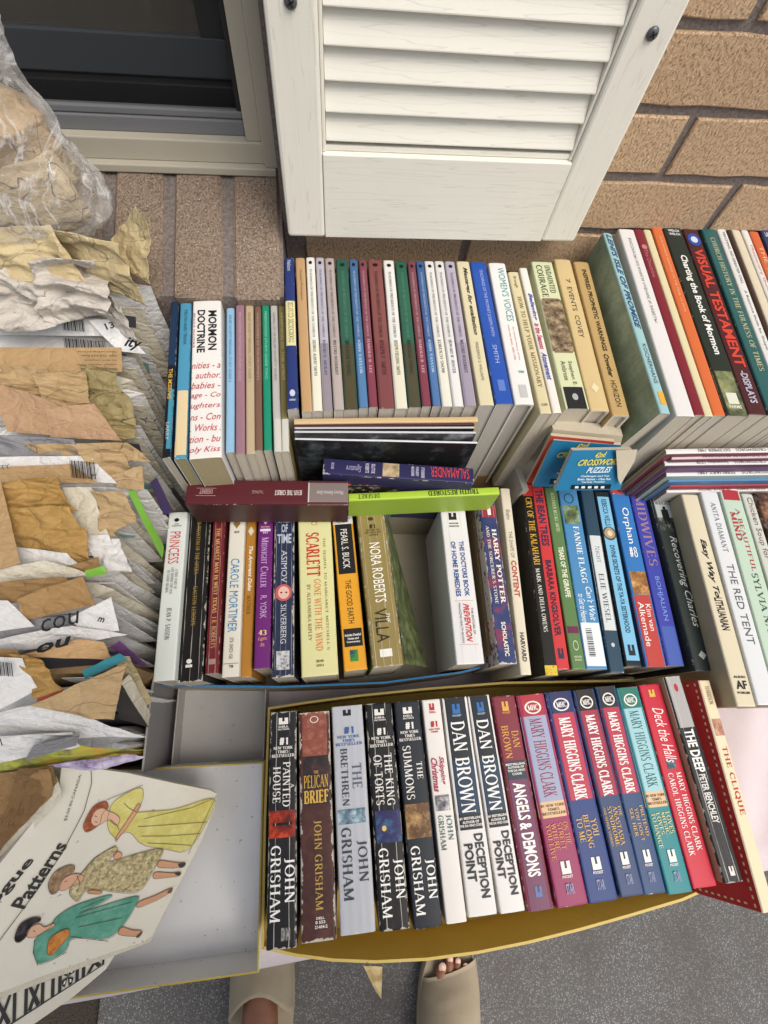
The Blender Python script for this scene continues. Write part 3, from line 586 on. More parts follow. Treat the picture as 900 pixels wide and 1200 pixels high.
# dotted cream border and photo patch printed on its red cover
bd_ = ink('d9c596', .1); mb_v, mb_f = [], []
Lq, Dq, Tq = .176, .10, .0148
def onside(y, z, wy, wz):
    i = len(mb_v); x = -cqT / 2 - .0004
    mb_v.extend([(x, y - wy, z - wz), (x, y - wy, z + wz), (x, y + wy, z + wz), (x, y + wy, z - wz)]); mb_f.append((i, i + 1, i + 2, i + 3))
cqc = [c_ for c_ in cq.children if c_.name.startswith('cover')][0]
cqT = max(v_.co.x for v_ in cqc.data.vertices) * 2; Lq = max(v_.co.y for v_ in cqc.data.vertices)
y = -Lq + .004
while y < Lq: onside(y, .006, .0013, .0008); onside(y, Dq - .006, .0013, .0008); y += .006
zz = .014
while zz < Dq - .012: onside(-Lq + .004, zz, .0008, .0013); onside(Lq - .004, zz, .0008, .0013); zz += .006
mesh('cover_border', mb_v, mb_f, bd_, cq)
mb_v, mb_f = [], []; onside(-Lq + .034, .045, .018, .02); mesh('cover_picture', mb_v, mb_f, picture('4a443c', '9a8f80', 'd6cdbc', 60.), cq)
# ------------------------------------------------------------------ middle row
gB = 'paperbacks standing spine up in the middle row'
zB, dB = .578, .105
B = lambda q, lab, col, tx=(), bd=(), **k: book(q, k.pop('z', zB), k.pop('d', dB), col, lab, tx, bd, group=gB, **dict(dict(wear=.3), **k))
B([197.6, 600.6, 219.8, 600, 178, 797, 204.5, 799], 'white paperback titled PRINCESS in red at the left end of the middle row', 'd9ded8',
  [('(.)', .34, .6, .04, .065, K_, 'h'), ('AVON', .36, .6, .075, .083, K_, 'bh'), ('NONFICTION', .24, .74, .088, .096, K_, 'bh'), ('PRINCESS', .2, .74, .13, .335, 'c4323c', 'n'), ('A TRUE STORY OF', .62, .76, .37, .49, '2f3034', 'r'), ('LIFE BEHIND THE VEIL', .42, .56, .36, .52, '2f3034', 'r'), ('IN SAUDI ARABIA', .22, .36, .375, .51, '2f3034', 'r'), ('JEAN P. SASSON', .36, .62, .6, .78, '2a2b2f', 'r')], wear=.15, z=.588)
B([221, 600.6, 247, 599.8, 205.8, 799, 237.7, 799], 'thick black creased paperback with gold lettering beside the white one', '161413',
  [('THE PHANTOM OF THE OPERA', .42, .6, .04, .4, '9a7d35', 'r'), ('GASTON LEROUX', .42, .6, .47, .7, '9a7d35', 'r'), ('(.)', .34, .56, .88, .905, 'e6e2da', 'h'), ('-----', .32, .58, .91, .925, 'e6e2da', 'bh')], cr=3, wear=.7)
B([249.7, 598.6, 264.6, 598.6, 239.5, 789.7, 255.6, 789], 'dark red paperback titled THE MEANEST MAN IN WEST TEXAS', '6e2026',
  [('THE MEANEST MAN IN WEST TEXAS', .34, .68, .12, .66, 'd0a060', 'rb'), ('J.R. ROBERTS', .32, .7, .68, .86, 'd0a060', 'r')], [(.2, .85, .03, .075, '9a8f88'), (.25, .75, .92, .95, 'a08478')], cr=2, wear=.5)
B([269, 602.4, 288, 603, 259.4, 792.8, 279.9, 794], 'cream romance paperback with author name in tall blue letters', 'ded8c8',
  [('<>', .25, .72, .03, .1, '8a7438', 'h'), ('423', .32, .66, .115, .13, K_, 'bh'), ('CAROLE MORTIMER', .22, .76, .3, .75, '2c7fb0', 'n'), ('373-10423-150', .38, .6, .78, .9, K_, 'n'), ('TB', .4, .66, .935, .95, K_, 'bh')], [(.05, .95, .925, .928, '6d6a64')], wear=.3)
B([289.3, 610.3, 300.3, 610.3, 281, 793.3, 295.7, 794], 'shorter ochre paperback titled THE ARROGANT DUKE', 'b07a2c',
  [('<>', .2, .8, .04, .11, 'd8d0b8', 'h'), ('The Arrogant Duke', .25, .75, .18, .48, 'ece4d0', 'bi'), ('MATHER', .3, .7, .51, .63, '6a4414', 'r')], wear=.35, z=.57)
B([302.9, 598, 320.3, 598.6, 296.8, 783, 316.4, 783.8], 'purple paperback titled MIDNIGHT CALLER', '6c2470',
  [('<>', .28, .72, .04, .1, 'e0d6e0', 'h'), ('RETURN', .2, .8, .112, .122, 'e6b0a0', 'bh'), ('521', .34, .66, .15, .163, 'e0d6e0', 'bh'), ('Midnight Caller', .26, .76, .19, .52, 'c9a8d0', 'rc'), ('R. YORK', .3, .72, .57, .71, 'c9a8d0', 'n'), ('43', .24, .76, .78, .81, 'e8c890', 'rbh'), ('Light', .22, .8, .82, .845, 'e8a878', 'ih'), ('St.', .36, .66, .855, .875, 'e8a878', 'ih')], [(.14, .86, .13, .147, 'e0d6e0')], wear=.2)
B([321.3, 597, 345.3, 597, 318.2, 792.8, 344.3, 794.8], 'battered navy paperback titled CHILD OF TIME with a round face emblem', '27304a',
  [('CHILD', .12, .88, .035, .09, 'b9c0cc', 'bh'), ('OF', .36, .68, .1, .155, 'b9c0cc', 'bh'), ('TIME', .16, .86, .165, .225, 'b9c0cc', 'bh'), ('ASIMOV', .38, .66, .27, .47, 'c4c8d0', 'n'), ('(.)', .1, .9, .48, .58, 'c85a5c', 'h'), ('(.)', .24, .78, .493, .567, 'e2b8a8', 'h'), ('(.)', .34, .44, .525, .535, '3a2a30', 'h'), ('(.)', .58, .68, .525, .535, '3a2a30', 'h'), ('SILVERBERG', .38, .64, .6, .82, 'c4c8d0', 'n')], [(.2, .8, .86, .96, picture('d8d8d8', 'c0c0c0', '2a2a30', 220.))], cr=4, wear=.95)
B([349.4, 604.2, 387.2, 603.7, 352.2, 791.5, 397.4, 792.8], 'thick pale yellow paperback titled SCARLETT in red', 'd8d49a',
  [('(o)', .4, .58, .045, .07, 'b8552c', 'h'), ('WARNER', .38, .62, .035, .04, 'b8552c', 'bh'), ('SCARLETT', .22, .62, .12, .41, 'c03828', 'rb'), ("THE SEQUEL TO MARGARET MITCHELL'S", .72, .8, .16, .86, '7a6a3c', 'r'), ('GONE WITH THE WIND', .42, .62, .43, .86, 'd07a38', 'r'), ('BY ALEXANDRA RIPLEY', .22, .32, .46, .8, '7a5a34', 'r'), ('ISBN 0446', .42, .62, .91, .925, '7a5a34', 'bh'), ('36325-4', .42, .62, .935, .948, '7a5a34', 'bh')], wear=.2, z=.585)
B([388.9, 600.8, 412.5, 600, 402.8, 785.6, 431.7, 785], 'black and yellow paperback titled THE GOOD EARTH', 'e0a02c',
  [('ENRICHED', .12, .88, .04, .055, K_, 'bh'), ('CLASSIC', .2, .8, .06, .075, K_, 'bh'), ('PEARL S. BUCK', .34, .66, .12, .385, 'e8e4da', 'n'), ('THE GOOD EARTH', .36, .62, .46, .73, '3a3018', 'n'), ('Includes Detailed', .14, .86, .79, .805, W_, 'bh'), ('Notes and', .26, .74, .812, .825, W_, 'bh'), ('Commentary', .2, .8, .832, .846, W_, 'bh')],
  [(0, 1, 0, .42, '1d1d20'), (.02, .98, .03, .085, 'e2dfd8'), (0, 1, .76, .865, '1d1d20'), (.3, .65, .885, .95, picture('3a8a3c', '3a8a3c', '2a4a5a', 90.))], wear=.2, back='6ea83c')
B([417.2, 598.9, 450, 597.2, 436.7, 783, 473.3, 778.6], 'olive gold paperback titled THE VILLA by a romance author', '8d7c48',
  [('(.)', .38, .58, .05, .075, '3a3420', 'h'), ('#1', .4, .62, .1, .13, '3a3420', 'rbh'), ('NEW YORK TIMES', .28, .76, .135, .147, '3a3420', 'rh'), ('BESTSELLING', .24, .8, .152, .164, '3a3420', 'rh'), ('AUTHOR', .36, .7, .17, .182, '3a3420', 'rh'), ('NORA ROBERTS', .32, .7, .23, .62, 'f2eee2', 'n'), ('THE', .62, .74, .69, .75, 'f2eee2', 'i'), ('VILLA', .24, .66, .66, .86, '2e2818', 'n')],
  [(.28, .68, .9, .945, 'e8e4da')], cr=4, wear=.55, z=.588)
def leaf(nm, pts, mat, parent=None, sub=(10, 16), amp=.0, th=.0004, seed=0, loc=None, lc=None):
    """a bent sheet through four 3-D corners (TL, TR, BR, BL)"""
    TL, TR, BR, BL = pts; vs, uv = [], []; a_, b_ = sub; org = (TL + TR + BR + BL) / 4
    nrm = (TR - TL).cross(BL - TL).normalized()
    if nrm.z < 0: nrm = -nrm
    for j in range(b_ + 1):
        for i in range(a_ + 1):
            s, t = i / a_, j / b_; p = (TL * (1 - s) + TR * s) * (1 - t) + (BL * (1 - s) + BR * s) * t
            if amp:
                q = Vector((p.x * 17 + seed, p.y * 52 + p.x * 9, p.z * 40 + seed * 2.3)); r1 = 1 - abs(noise.noise(q)) * 2; r2 = 1 - abs(noise.noise(q * 2.3)) * 2; r3 = noise.noise(q * 5) * .7
                p = p + nrm * amp * (r1 * .8 + r2 * .5 + r3 * .25) + Vector((noise.noise(q + Vector((9, 0, 0))), noise.noise(q + Vector((0, 9, 0))), 0)) * amp * .7
            vs.append(p - org); uv.append((s, t))
    n1 = len(vs); w1 = a_ + 1
    vs2 = [v - nrm * th for v in vs]
    fs = [(j * w1 + i, (j + 1) * w1 + i, (j + 1) * w1 + i + 1, j * w1 + i + 1) for j in range(b_) for i in range(a_)]
    fs2 = [tuple(n1 + k for k in f[::-1]) for f in fs]
    rim = [i for i in range(a_ + 1)] + [j * w1 + a_ for j in range(1, b_ + 1)] + [b_ * w1 + i for i in range(a_ - 1, -1, -1)] + [j * w1 for j in range(b_ - 1, 0, -1)]
    fs3 = [(rim[k], rim[(k + 1) % len(rim)], n1 + rim[(k + 1) % len(rim)], n1 + rim[k]) for k in range(len(rim))]
    o = mesh(nm, vs + vs2, fs + fs2 + fs3, mat, parent, uv=uv + uv)
    if parent: bpy.context.view_layer.update(); o.matrix_parent_inverse = parent.matrix_world.inverted()
    o.location = org; return o
# flared open cover of the olive book
vb = [o for o in C.objects if o.get('label', '').startswith('olive gold')][0]
leaf('front_cover', [P(451, 600, .585), P(456, 612, .52), P(501, 782, .52), P(474, 778, .585)], picture('2f3322', '5a6440', '7a8258', 70.), vb, (4, 12), .0006)
B([515.3, 596.7, 545.5, 592.5, 535.3, 779.4, 567.8, 777], 'white paperback titled THE DOCTORS BOOK OF HOME REMEDIES', 'd8d6d4',
  [('(d)', .3, .6, .04, .09, K_, 'h'), ('BANTAM', .3, .64, .11, .12, K_, 'bh'), ('NONFICTION', .28, .66, .13, .14, K_, 'bh'), ('THE DOCTORS BOOK', .58, .76, .24, .6, '2b4f8e', 'b'), ('OF HOME REMEDIES', .26, .44, .24, .6, '2b4f8e', 'b'), ('THE EDITORS OF', .74, .82, .67, .83, '3a3a40', 'n'), ('PREVENTION', .46, .68, .645, .875, 'c23838', 'bi'), ('MAGAZINE HEALTH BOOKS', .3, .38, .64, .88, '3a3a40', 'n')],
  [(.18, .88, .625, .627, 'c27070'), (.18, .88, .888, .89, 'c27070')], cr=2, wear=.3, z=.585)
B([552, 587.8, 559.7, 587.8, 572.8, 767.5, 581, 767.5], 'thin brown paperback of household hints tucked between white and blue spines', '6e5c40',
  [("HELPFUL HOUSEHOLD HINTS", .25, .75, .2, .62, '2a2418', 'b')], wear=.4, z=.568)
B([559.5, 577, 578, 576.7, 583.3, 778.6, 607.5, 777.8], 'blue and red creased wizard story paperback with numeral 1 at its head', picture('28345c', '34406c', '8a3446', 45., .8),
  [('YEAR', .25, .8, .035, .05, 'c8ccd8', 'bh'), ('1', .4, .66, .1, .15, 'f0ece4', 'rbh'), ('HARRY POTTER', .56, .84, .24, .68, 'e8e0d0', 'rb'), ("AND THE SORCERER'S STONE", .24, .42, .22, .68, 'e8e0d0', 'r'), ('SCHOLASTIC', .4, .64, .78, .96, 'e8e0d0', 'b')],
  [(.1, .9, .02, .075, '3a4a7c'), (.1, .95, .085, .165, '93303c')], cr=3, wear=.6, z=.588)
B([586, 572.8, 598, 571.8, 610.5, 791, 623.4, 790.4], 'slim cream paperback titled THE SHAPE OF CONTENT', 'd6cdb6',
  [('Shahn', .3, .7, .13, .19, '4a4640', 'n'), ('THE SHAPE OF', .32, .68, .26, .41, '6a6458', 'n'), ('CONTENT', .24, .76, .425, .62, 'b04434', 'b'), ('HARVARD', .3, .7, .8, .94, '3a3630', 'b')], wear=.3, z=.584)
B([609.5, 567.8, 624.4, 567.8, 638.7, 791.8, 655.7, 791], 'black paperback with red and yellow ends titled CRY OF THE KALAHARI', '1c1a18',
  [('CRY OF THE KALAHARI', .24, .74, .08, .46, 'd8a83c', 'r'), ('MARK AND DELIA OWENS', .3, .62, .48, .8, 'dcd8cc', 'r')], [(0, 1, 0, .07, 'c8322c'), (.05, .9, .955, 1, picture('4a8a3c', 'd8c83c', 'c83c2c', 200.))], wear=.3, d=.118)
B([623.7, 570.7, 636.9, 570, 651, 784.7, 668.9, 784], 'red paperback titled THE BEAN TREES', 'c4383a',
  [('THE BEAN TREES', .2, .8, .02, .36, '24304a', 'b'), ('BARBARA KINGSOLVER', .26, .72, .44, .84, '24243a', 'b'), ('(d)', .3, .7, .9, .95, '24304a', 'h')], wear=.25)
B([637.6, 571.4, 652.9, 571.4, 670.7, 784, 687.4, 784.7], 'olive green paperback titled TEARS OF THE GIRAFFE', '5a7a4a',
  [('Alexander McCall Smith', .4, .7, .03, .27, 'c8d0a8', 'r'), ('TEARS OF THE GIRAFFE', .32, .72, .36, .64, 'e4e2c8', 'b'), ('(o)', .3, .7, .86, .91, 'c8d0a8', 'h'), ('ANCHOR', .24, .8, .935, .945, 'c8d0a8', 'bh'), ('BOOKS', .28, .76, .95, .96, 'c8d0a8', 'bh')], [(0, 1, .79, .825, '6a2a4a')], wear=.2)
B([654, 572.8, 676, 572.8, 686.7, 784, 713.3, 784.7], 'mid blue paperback with a barcode sticker and a small farm picture', '4a86b4',
  [('(o)', .22, .74, .03, .095, '2c5a6a', 'h'), ('FANNIE FLAGG', .44, .74, .235, .56, 'eef0ea', 'r'), ("Can't Wait", .56, .86, .58, .76, 'eef0ea', 'i'), ('to Get to Heaven', .14, .44, .62, .77, 'eef0ea', 'i')] + [('I', .24, .52, .8 + i * .009, .803 + i * .009 + (i % 3) * .0012, K_, 'nh') for i in range(16)],
  [(.0, 1, .105, .22, picture('2e3c2a', '6a7a4c', '9ab0a0', 90.)), (.06, .94, .77, .985, 'dfe2e2')], wear=.3)
B([679.6, 568.9, 694.8, 568.9, 715, 789.3, 732.9, 787.6], 'dark blue and white paperback titled NIGHT', '2c4658',
  [('Night', .34, .7, .36, .45, '6a7078', 'rc'), ('ELIE WIESEL', .3, .66, .51, .76, '3a4048', 'r'), ('(.)', .36, .6, .86, .88, 'b8c8d0', 'h')], [(0, 1, .3, .8, 'd0d4d2')], wear=.25)
B([695.9, 576, 714.4, 576, 734.7, 782, 752.4, 780.4], 'black paperback with a light blue rounded panel and a sepia portrait', '1e2226',
  [('REBECCA WELLS', .32, .68, .05, .22, '24485c', 'b'), ('(.)', .06, .94, .225, .31, '2c4a5a', 'h'), ('(.)', .14, .86, .235, .3, 'b09468', 'h'), ('(.)', .34, .68, .25, .285, 'e0c8a8', 'h'), ('DIVINE SECRETS OF THE YA-YA SISTERHOOD', .34, .66, .34, .83, '24485c', 'b'), ('(d)', .3, .7, .89, .945, '1e2a34', 'h')],
  [(.1, .9, .035, .97, '7cb8d8')], wear=.15)
B([715, 572.4, 736.4, 573.5, 757.8, 782.2, 782, 781], 'blue over red paperback titled ORPHAN #8', '3474b4',
  [('(.)', .1, .16, .03, .035, W_, 'h'), ('Orphan', .28, .74, .12, .34, 'f0f2f0', 'n'), ('#8', .32, .74, .36, .42, 'f0f2f0', 'rh'), ('Kim van', .56, .82, .68, .82, 'f4ece4', 'n'), ('Alkemade', .2, .48, .67, .9, 'f4ece4', 'n')],
  [(0, .7, 0, .035, 'c0483c'), (.1, .95, .5, .63, picture('3a2a2c', '9a6a3c', 'd8a868', 90.)), (0, 1, .635, 1, 'b8443c')], wear=.15)
B([737, 573.5, 755, 574.2, 782.7, 781, 803, 779.7], 'royal blue paperback titled MIDWIVES', '3f46a4',
  [('MIDWIVES', .22, .78, .04, .47, 'a07c8c', 'r'), ('BOHJALIAN', .3, .66, .53, .77, '7c9cd8', 'n')], [(0, 1, .8, 1, '4a60ac')], wear=.2)
B([760.6, 578.5, 784.4, 577.8, 816.4, 786.8, 840, 785.8], 'dark grey book titled RECOVERING CHARLES with a silhouetted figure', '2e3634',
  [('WRIGHT', .12, .92, .05, .075, '3a3c3c', 'rh'), ('(.)', .44, .6, .085, .108, '17191a', 'h'), ('Recovering Charles', .32, .76, .27, .78, 'd4d8d4', 'i'), ('<>', .3, .66, .9, .945, 'b8bcb8', 'h')],
  [(0, 1, 0, .165, 'b4bcb8'), (0, 1, .155, .24, picture('1a1e1c', '3c423c', '8c948c', 120.)), (.34, .7, .105, .175, '17191a'), (.4, .5, .17, .2, '17191a'), (.56, .64, .17, .2, '17191a')], wear=.15, hard=True, name='hardback_book', z=.585, d=.115)
B([798.7, 580.6, 818, 578.5, 864.4, 828.4, 886.5, 827.7], 'cream paperback titled EASY WAY TO LITHUANIAN', 'd2c8ac',
  [('Easy Way To', .3, .7, .24, .53, '22201c', 'bi'), ('LITHUANIAN', .28, .72, .53, .86 - .18, '22201c', 'b'), ('AUDIO', .2, .84, .875, .885, K_, 'bh'), ('AF', .22, .8, .895, .93, K_, 'bh'), ('FORUM', .2, .84, .94, .95, K_, 'bh')], wear=.2, side='a99f84', d=.14, tilt=0, z=.608)
B([821, 576, 841.3, 576, 888.6, 826.7, 912, 826], 'white paperback titled THE RED TENT', 'd4d6d6',
  [('ANITA DIAMANT', .36, .66, .06, .32, '6a6e72', 'r'), ('THE RED TENT', .32, .7, .38, .75, '5a5e62', 'n')], wear=.1, d=.14, z=.610)
B([843, 575, 867, 574, 913, 826, 940, 826], 'pale green and cream paperback titled A BEAUTIFUL MIND', 'b8ccb8',
  [('A BEAUTIFUL', .5, .7, .1, .42, 'a83c40', 'r'), ('MIND', .2, .46, .12, .27, 'a83c40', 'rb'), ('SYLVIA NASAR', .4, .7, .43, .8, '3a5a4c', 'r')], [(0, 1, 0, .055, 'a8343c')], wear=.2, d=.14, z=.610)
B([868.7, 579.5, 882, 578, 945, 826, 960, 826], 'pale paperback with purple and green lettering near the right edge', 'c4c8bc', [('Chicken Soup for', .2, .8, .02, .35, '7a4a5c', 'n')], wear=.2, d=.14, z=.61)
B([886, 578, 910, 577, 962, 826, 990, 826], 'dark paperback with a face at its head at the right edge', picture('2a2220', '4a342c', 'a87a5c', 40.), wear=.2, d=.14, z=.61)
# ------------------------------------------------------------------ back rows
gC = 'slim paperbacks below the window sill'; zC, dC = .688, .13
Cc = lambda q, lab, col, tx=(), bd=(), **k: book(q, k.pop('z', zC), k.pop('d', dC), col, lab, tx, bd, group=gC, **dict(dict(wear=.25), **k))
Cc([200, 352, 209.8, 352.6, 189.8, 535.5, 199, 538], 'dark navy torn paperback titled THE MISSING at the left end of the back row', '1d3350',
   [('THE MISSING', .25, .75, .47, .66, 'c8a040', 'b'), ('LARRY', .3, .7, .8, .9, 'b8b8b8', 'n')], [(.0, 1, .45, 1, '16181c'), (.45, 1, .6, .95, '3f8aa0')], wear=.6, page='c9c2b2')
Cc([211, 354.6, 224.5, 355.3, 203.2, 536.7, 218.6, 538.4], 'light blue paperback titled TRUTH AND TRIVIA with a torn cream lower spine', '4a90ae',
   [('TRUTH AND TRIVIA', .4, .68, .05, .3, '1c3a4a', 'n')], [(.1, .96, .6, .98, 'd8c49a'), (.0, .2, .9, .99, 'cdb98e')], wear=.5, page='a8a07a', z=.69)
Cc([225.7, 352.9, 258.7, 351.4, 220.3, 536.7, 260.2, 536.7], 'thick white book titled MORMON DOCTRINE with red handwriting', 'e2dfd9',
   [('MORMON', .56, .86, .075, .35, K_, 'b'), ('DOCTRINE', .18, .46, .07, .365, K_, 'b'), ('BRUCE R. McCONKIE', .04, .11, .09, .33, 'a83038', 'n')] +
   [(s, .02, .98, .43 + i * .0635, .47 + i * .0635, 'b83442', 'ih') for i, s in enumerate(['nities - a', '. author.', 'babies -', 'age - Co', 'ughters', 'ns - Con', '. Works .', 'tion - bu', 'oly Kiss'])], wear=.15, page='b9ac86', d=.15, z=.692)
for i, (q, lab, col, s, tc2) in enumerate([
  ([265, 360.7, 274.9, 360.7, 263.9, 529.9, 274.9, 529.9], 'light blue slim paperback right of the thick white one', '8db4d0', 'RELIEF SOCIETY PERSONAL STUDY GUIDE 4', '3a6488'),
  ([275.8, 357, 286.4, 357, 275.4, 531.8, 287, 531.8], 'mauve slim paperback between light blue and tan', '94707c', 'MELCHIZEDEK PRIESTHOOD STUDY GUIDE', 'c8a8b0'),
  ([286.8, 357, 297.4, 357.8, 288, 531.8, 299.3, 531.8], 'tan slim paperback right of the mauve one', 'b8a486', 'RELIEF SOCIETY PERSONAL STUDY GUIDE 1', '7c6c50'),
  ([297.8, 358.7, 305.9, 358.7, 298.6, 527.4, 307.6, 527.4], 'brown slim paperback left of the green one', '76594a', 'DISCOURSES OF THE PROPHETS', 'b8a08c'),
  ([306.4, 356.3, 315.7, 356.3, 308.4, 527.4, 318.6, 527.4], 'bright green slim paperback in the group below the sill', '1f8a6a', 'PRIESTHOOD STUDY GUIDE TWO', '9cd0b8'),
  ([316.4, 357.8, 325.2, 357.8, 320.6, 529.4, 330.4, 529.4], 'pale grey slim paperback right of the green one', 'b6b3ae', 'LEARN OF ME RELIEF SOCIETY GUIDE', '5c5a58'),
  ([325.7, 357.8, 334.5, 358.2, 329.6, 529.4, 340, 529.4], 'olive slim paperback left of the navy one', '80744a', 'LEARNING OF THE SPIRIT', 'c8c08c')]):
    Cc(q, lab, col, [(s, .35, .65, .06, .55, tc2, 'n')], [(0, 1, .8, 1, 'c6c4ba')] if i > 4 else (), z=.685 + .002 * (i % 2), d=.125, wear=.15)
gD = 'manuals in the long back row'; zD, dD = .70, .15
Dd = lambda q, lab, col, tx=(), bd=(), **k: book(q, k.pop('z', zD), k.pop('d', dD), col, lab, tx, bd, group=gD, **dict(dict(wear=.15, page='cfcac0'), **k))
Z = lambda a_, b_, c_, d_, k=3.103: [330 + a_[0] / k, 280 + a_[1] / k, 330 + b_[0] / k, 280 + b_[1] / k, 330 + c_[0] / k, 280 + c_[1] / k, 330 + d_[0] / k, 280 + d_[1] / k]
Dd(Z((8, 68), (45, 68), (20, 620), (62, 615)), 'navy paperback titled BELOVED BRIDEGROOM on a cream label', '27366e',
   [('Nelson', .3, .72, .02, .1, 'c8ccd8', 'n'), ('Beloved Bridegroom', .26, .8, .33, .6, '3a342c', 'ri'), ('(.)', .25, .75, .89, .93, 'c0c4d0', 'h'), ('DESERET', .2, .8, .945, .955, 'c0c4d0', 'bh')], [(.04, .96, .32, .62, 'd8cf9a')], wear=.3)
Dd(Z((48, 68), (85, 68), (72, 628), (112, 625)), 'plain tan paperback titled GOSPEL PRINCIPLES', 'b8946a', [('Gospel Principles', .36, .66, .09, .31, '5a4026', 'n')])
T_ = 'TEACHINGS OF PRESIDENTS OF THE CHURCH'
for q, lab, col, nm, c1, low in [
  (Z((87, 66), (120, 66), (112, 625), (150, 625)), 'white manual next to the tan one at the left of the row', 'dcdad0', 'GEORGE ALBERT SMITH', '5c5a54', 'dcd8c4'),
  (Z((122, 66), (154, 68), (150, 625), (187, 622)), 'lilac grey manual with a pale head, right of the first white manual', 'b0acb4', 'DAVID O. McKAY', '3a4a7c', '8f858c'),
  (Z((156, 68), (192, 70), (190, 622), (228, 620)), 'beige grey manual left of the first green one', 'a89c98', 'WILFORD WOODRUFF', '4a4440', 'aea29c'),
  (Z((195, 74), (243, 74), (230, 622), (278, 618)), 'green manual fading to olive, first of two, between beige grey and blue', '2c5848', 'BRIGHAM YOUNG', '1c3028', '4c4630'),
  (Z((245, 74), (275, 74), (280, 615), (317, 612)), 'blue manual between the first green and the first plum one', '41648c', 'JOHN TAYLOR', 'a8bcd0', '5078a0'),
  (Z((278, 74), (308, 74), (318, 612), (350, 608)), 'plum manual left of the widest maroon one', '7a4450', 'HAROLD B. LEE', 'c09aa0', '7c3c4c'),
  (Z((312, 74), (365, 76), (355, 618), (412, 615)), 'widest maroon manual in the middle of the back row', '7c4a46', 'JOSEPH F. SMITH', '3c1c1c', '784446'),
  (Z((367, 76), (410, 78), (415, 618), (458, 615)), 'white manual right of the widest maroon one', 'd8d6d0', 'JOSEPH FIELDING SMITH', '44423c', 'd6d2bc'),
  (Z((412, 80), (455, 82), (463, 612), (508, 610)), 'green manual fading to olive, second of two, between white and plum', '2c5c48', 'BRIGHAM YOUNG', '1c3028', '4a4634'),
  (Z((456, 80), (486, 80), (512, 610), (545, 605)), 'plum manual left of the second blue one', '74424a', 'HAROLD B. LEE', 'c09aa0', '7a3c4a'),
  (Z((488, 80), (517, 80), (548, 608), (582, 605)), 'blue manual right of the second plum one', '3e5c8c', 'JOHN TAYLOR', 'a8bcd0', '4c70a0'),
  (Z((519, 80), (553, 80), (583, 610), (625, 608)), 'white manual directly right of the second blue one', 'd6d4ce', 'LORENZO SNOW', '55534c', 'd8d6c8'),
  (Z((555, 80), (590, 80), (625, 610), (665, 608)), 'white manual left of the lilac one', 'd2d0cc', 'HOWARD W. HUNTER', '55535a', 'd8d8d4'),
  (Z((592, 80), (630, 82), (668, 608), (710, 605)), 'lilac manual left of the cream script-titled book', 'aaa2b0', 'WILFORD WOODRUFF', '44404c', '9a90a0')]:
    dark = col in ('2c5848', '2c5c48')
    Dd(q, lab, col, [('(.)', .3, .7, .03, .055, K_ if not dark else '12281e', 'h'), (T_, .38, .62, .09, .56, c1 if not dark else '4a8a70', 'r'), (nm, .34, .66, .58, .8, c1, 'rb')], [(0, 1, .6, 1, low)], z=zD + random.uniform(-.002, .002))
Dd(Z((634, 80), (683, 82), (720, 605), (775, 603)), 'cream book titled MESSAGES FOR EXALTATION', 'cfc6a4', [('Messages for exaltation', .34, .74, .05, .55, '3a3428', 'bi'), ('FREDERICK S. WILLIAMS', .4, .6, .6, .85, '6a5c48', 'n')], d=.15)
Dd(Z((685, 84), (742, 84), (780, 600), (845, 600)), 'bright royal blue book titled TEACHINGS OF THE PROPHET', '2650a4', [('TEACHINGS OF THE PROPHET JOSEPH SMITH', .42, .68, .06, .56, 'a8b4dc', 'n'), ('SMITH', .4, .66, .62, .74, 'a8b4dc', 'n')], [(.3, .7, .85, .92, '5c78bc')], d=.155, wear=.3)
Dd([571, 307.7, 593.5, 308, 604.6, 473.4, 626, 473.7], "white book titled WOMEN'S VOICES in teal", 'dedcd8', [("WOMEN'S VOICES", .44, .84, .04, .45, '3c9090', 'n'), ('An Untold History of the', .62, .74, .49, .72, 'b85c54', 'n'), ('Latter-day Saints, 1830-1900', .38, .5, .48, .72, 'b85c54', 'n'), ('DESERET', .5, .8, .79, .805, '3c9090', 'bh')], [(.34, .74, .88, .96, 'b8b8b4')], d=.17, name='hardback_book', hard=True)
gE = 'mixed cream and tan books right of the manuals'
Ee = lambda q, lab, col, tx=(), bd=(), **k: book(q, k.pop('z', .70), k.pop('d', .16), col, lab, tx, bd, group=gE, **dict(dict(wear=.2), **k))
Ee([595, 318, 607.7, 318.7, 633.3, 484.7, 647.6, 484], 'slim cream book titled HOW TO HELP YOUR MISSIONARY', 'cfc39c', [('Brough', .3, .66, .04, .13, '6a5c3c', 'n'), ('HOW TO HELP YOUR MISSIONARY', .32, .7, .2, .84, '6a5c3c', 'r'), ('CFI', .24, .74, .94, .955, '6a5c3c', 'bh')])
Ee([609, 314, 617.3, 313.3, 647.6, 484, 660, 483.3], 'very slim white book with violet and blue lettering', 'dedad0', [('Believing', .2, .8, .2, .4, '3c4a9c', 'ib'), ('in the Seasons', .2, .8, .42, .6, 'b03c5c', 'ib'), ('Atonement', .2, .8, .62, .8, '3c4a9c', 'ib')])
Ee([622, 307, 647.6, 306.2, 663.6, 480.4, 691, 478], 'pale green book titled UNDAUNTED COURAGE with a band of explorers', 'ccd0a8', [('UNDAUNTED', .56, .82, .03, .24, '2c3a34', 'r'), ('COURAGE', .16, .44, .03, .27, '2c3a34', 'r'), ('Stephen E.', .52, .72, .71, .86, '3c443c', 'n'), ('Ambrose', .24, .44, .71, .83, '3c443c', 'n'), ('(.)', .38, .62, .91, .95, 'a8a8a8', 'h')],
   [(0, 1, .28, .655, '8a6c54'), (.04, .96, .29, .645, picture('241c18', '7c6a54', 'b8a484', 130.)), (0, 1, .87, 1, '24262a')])
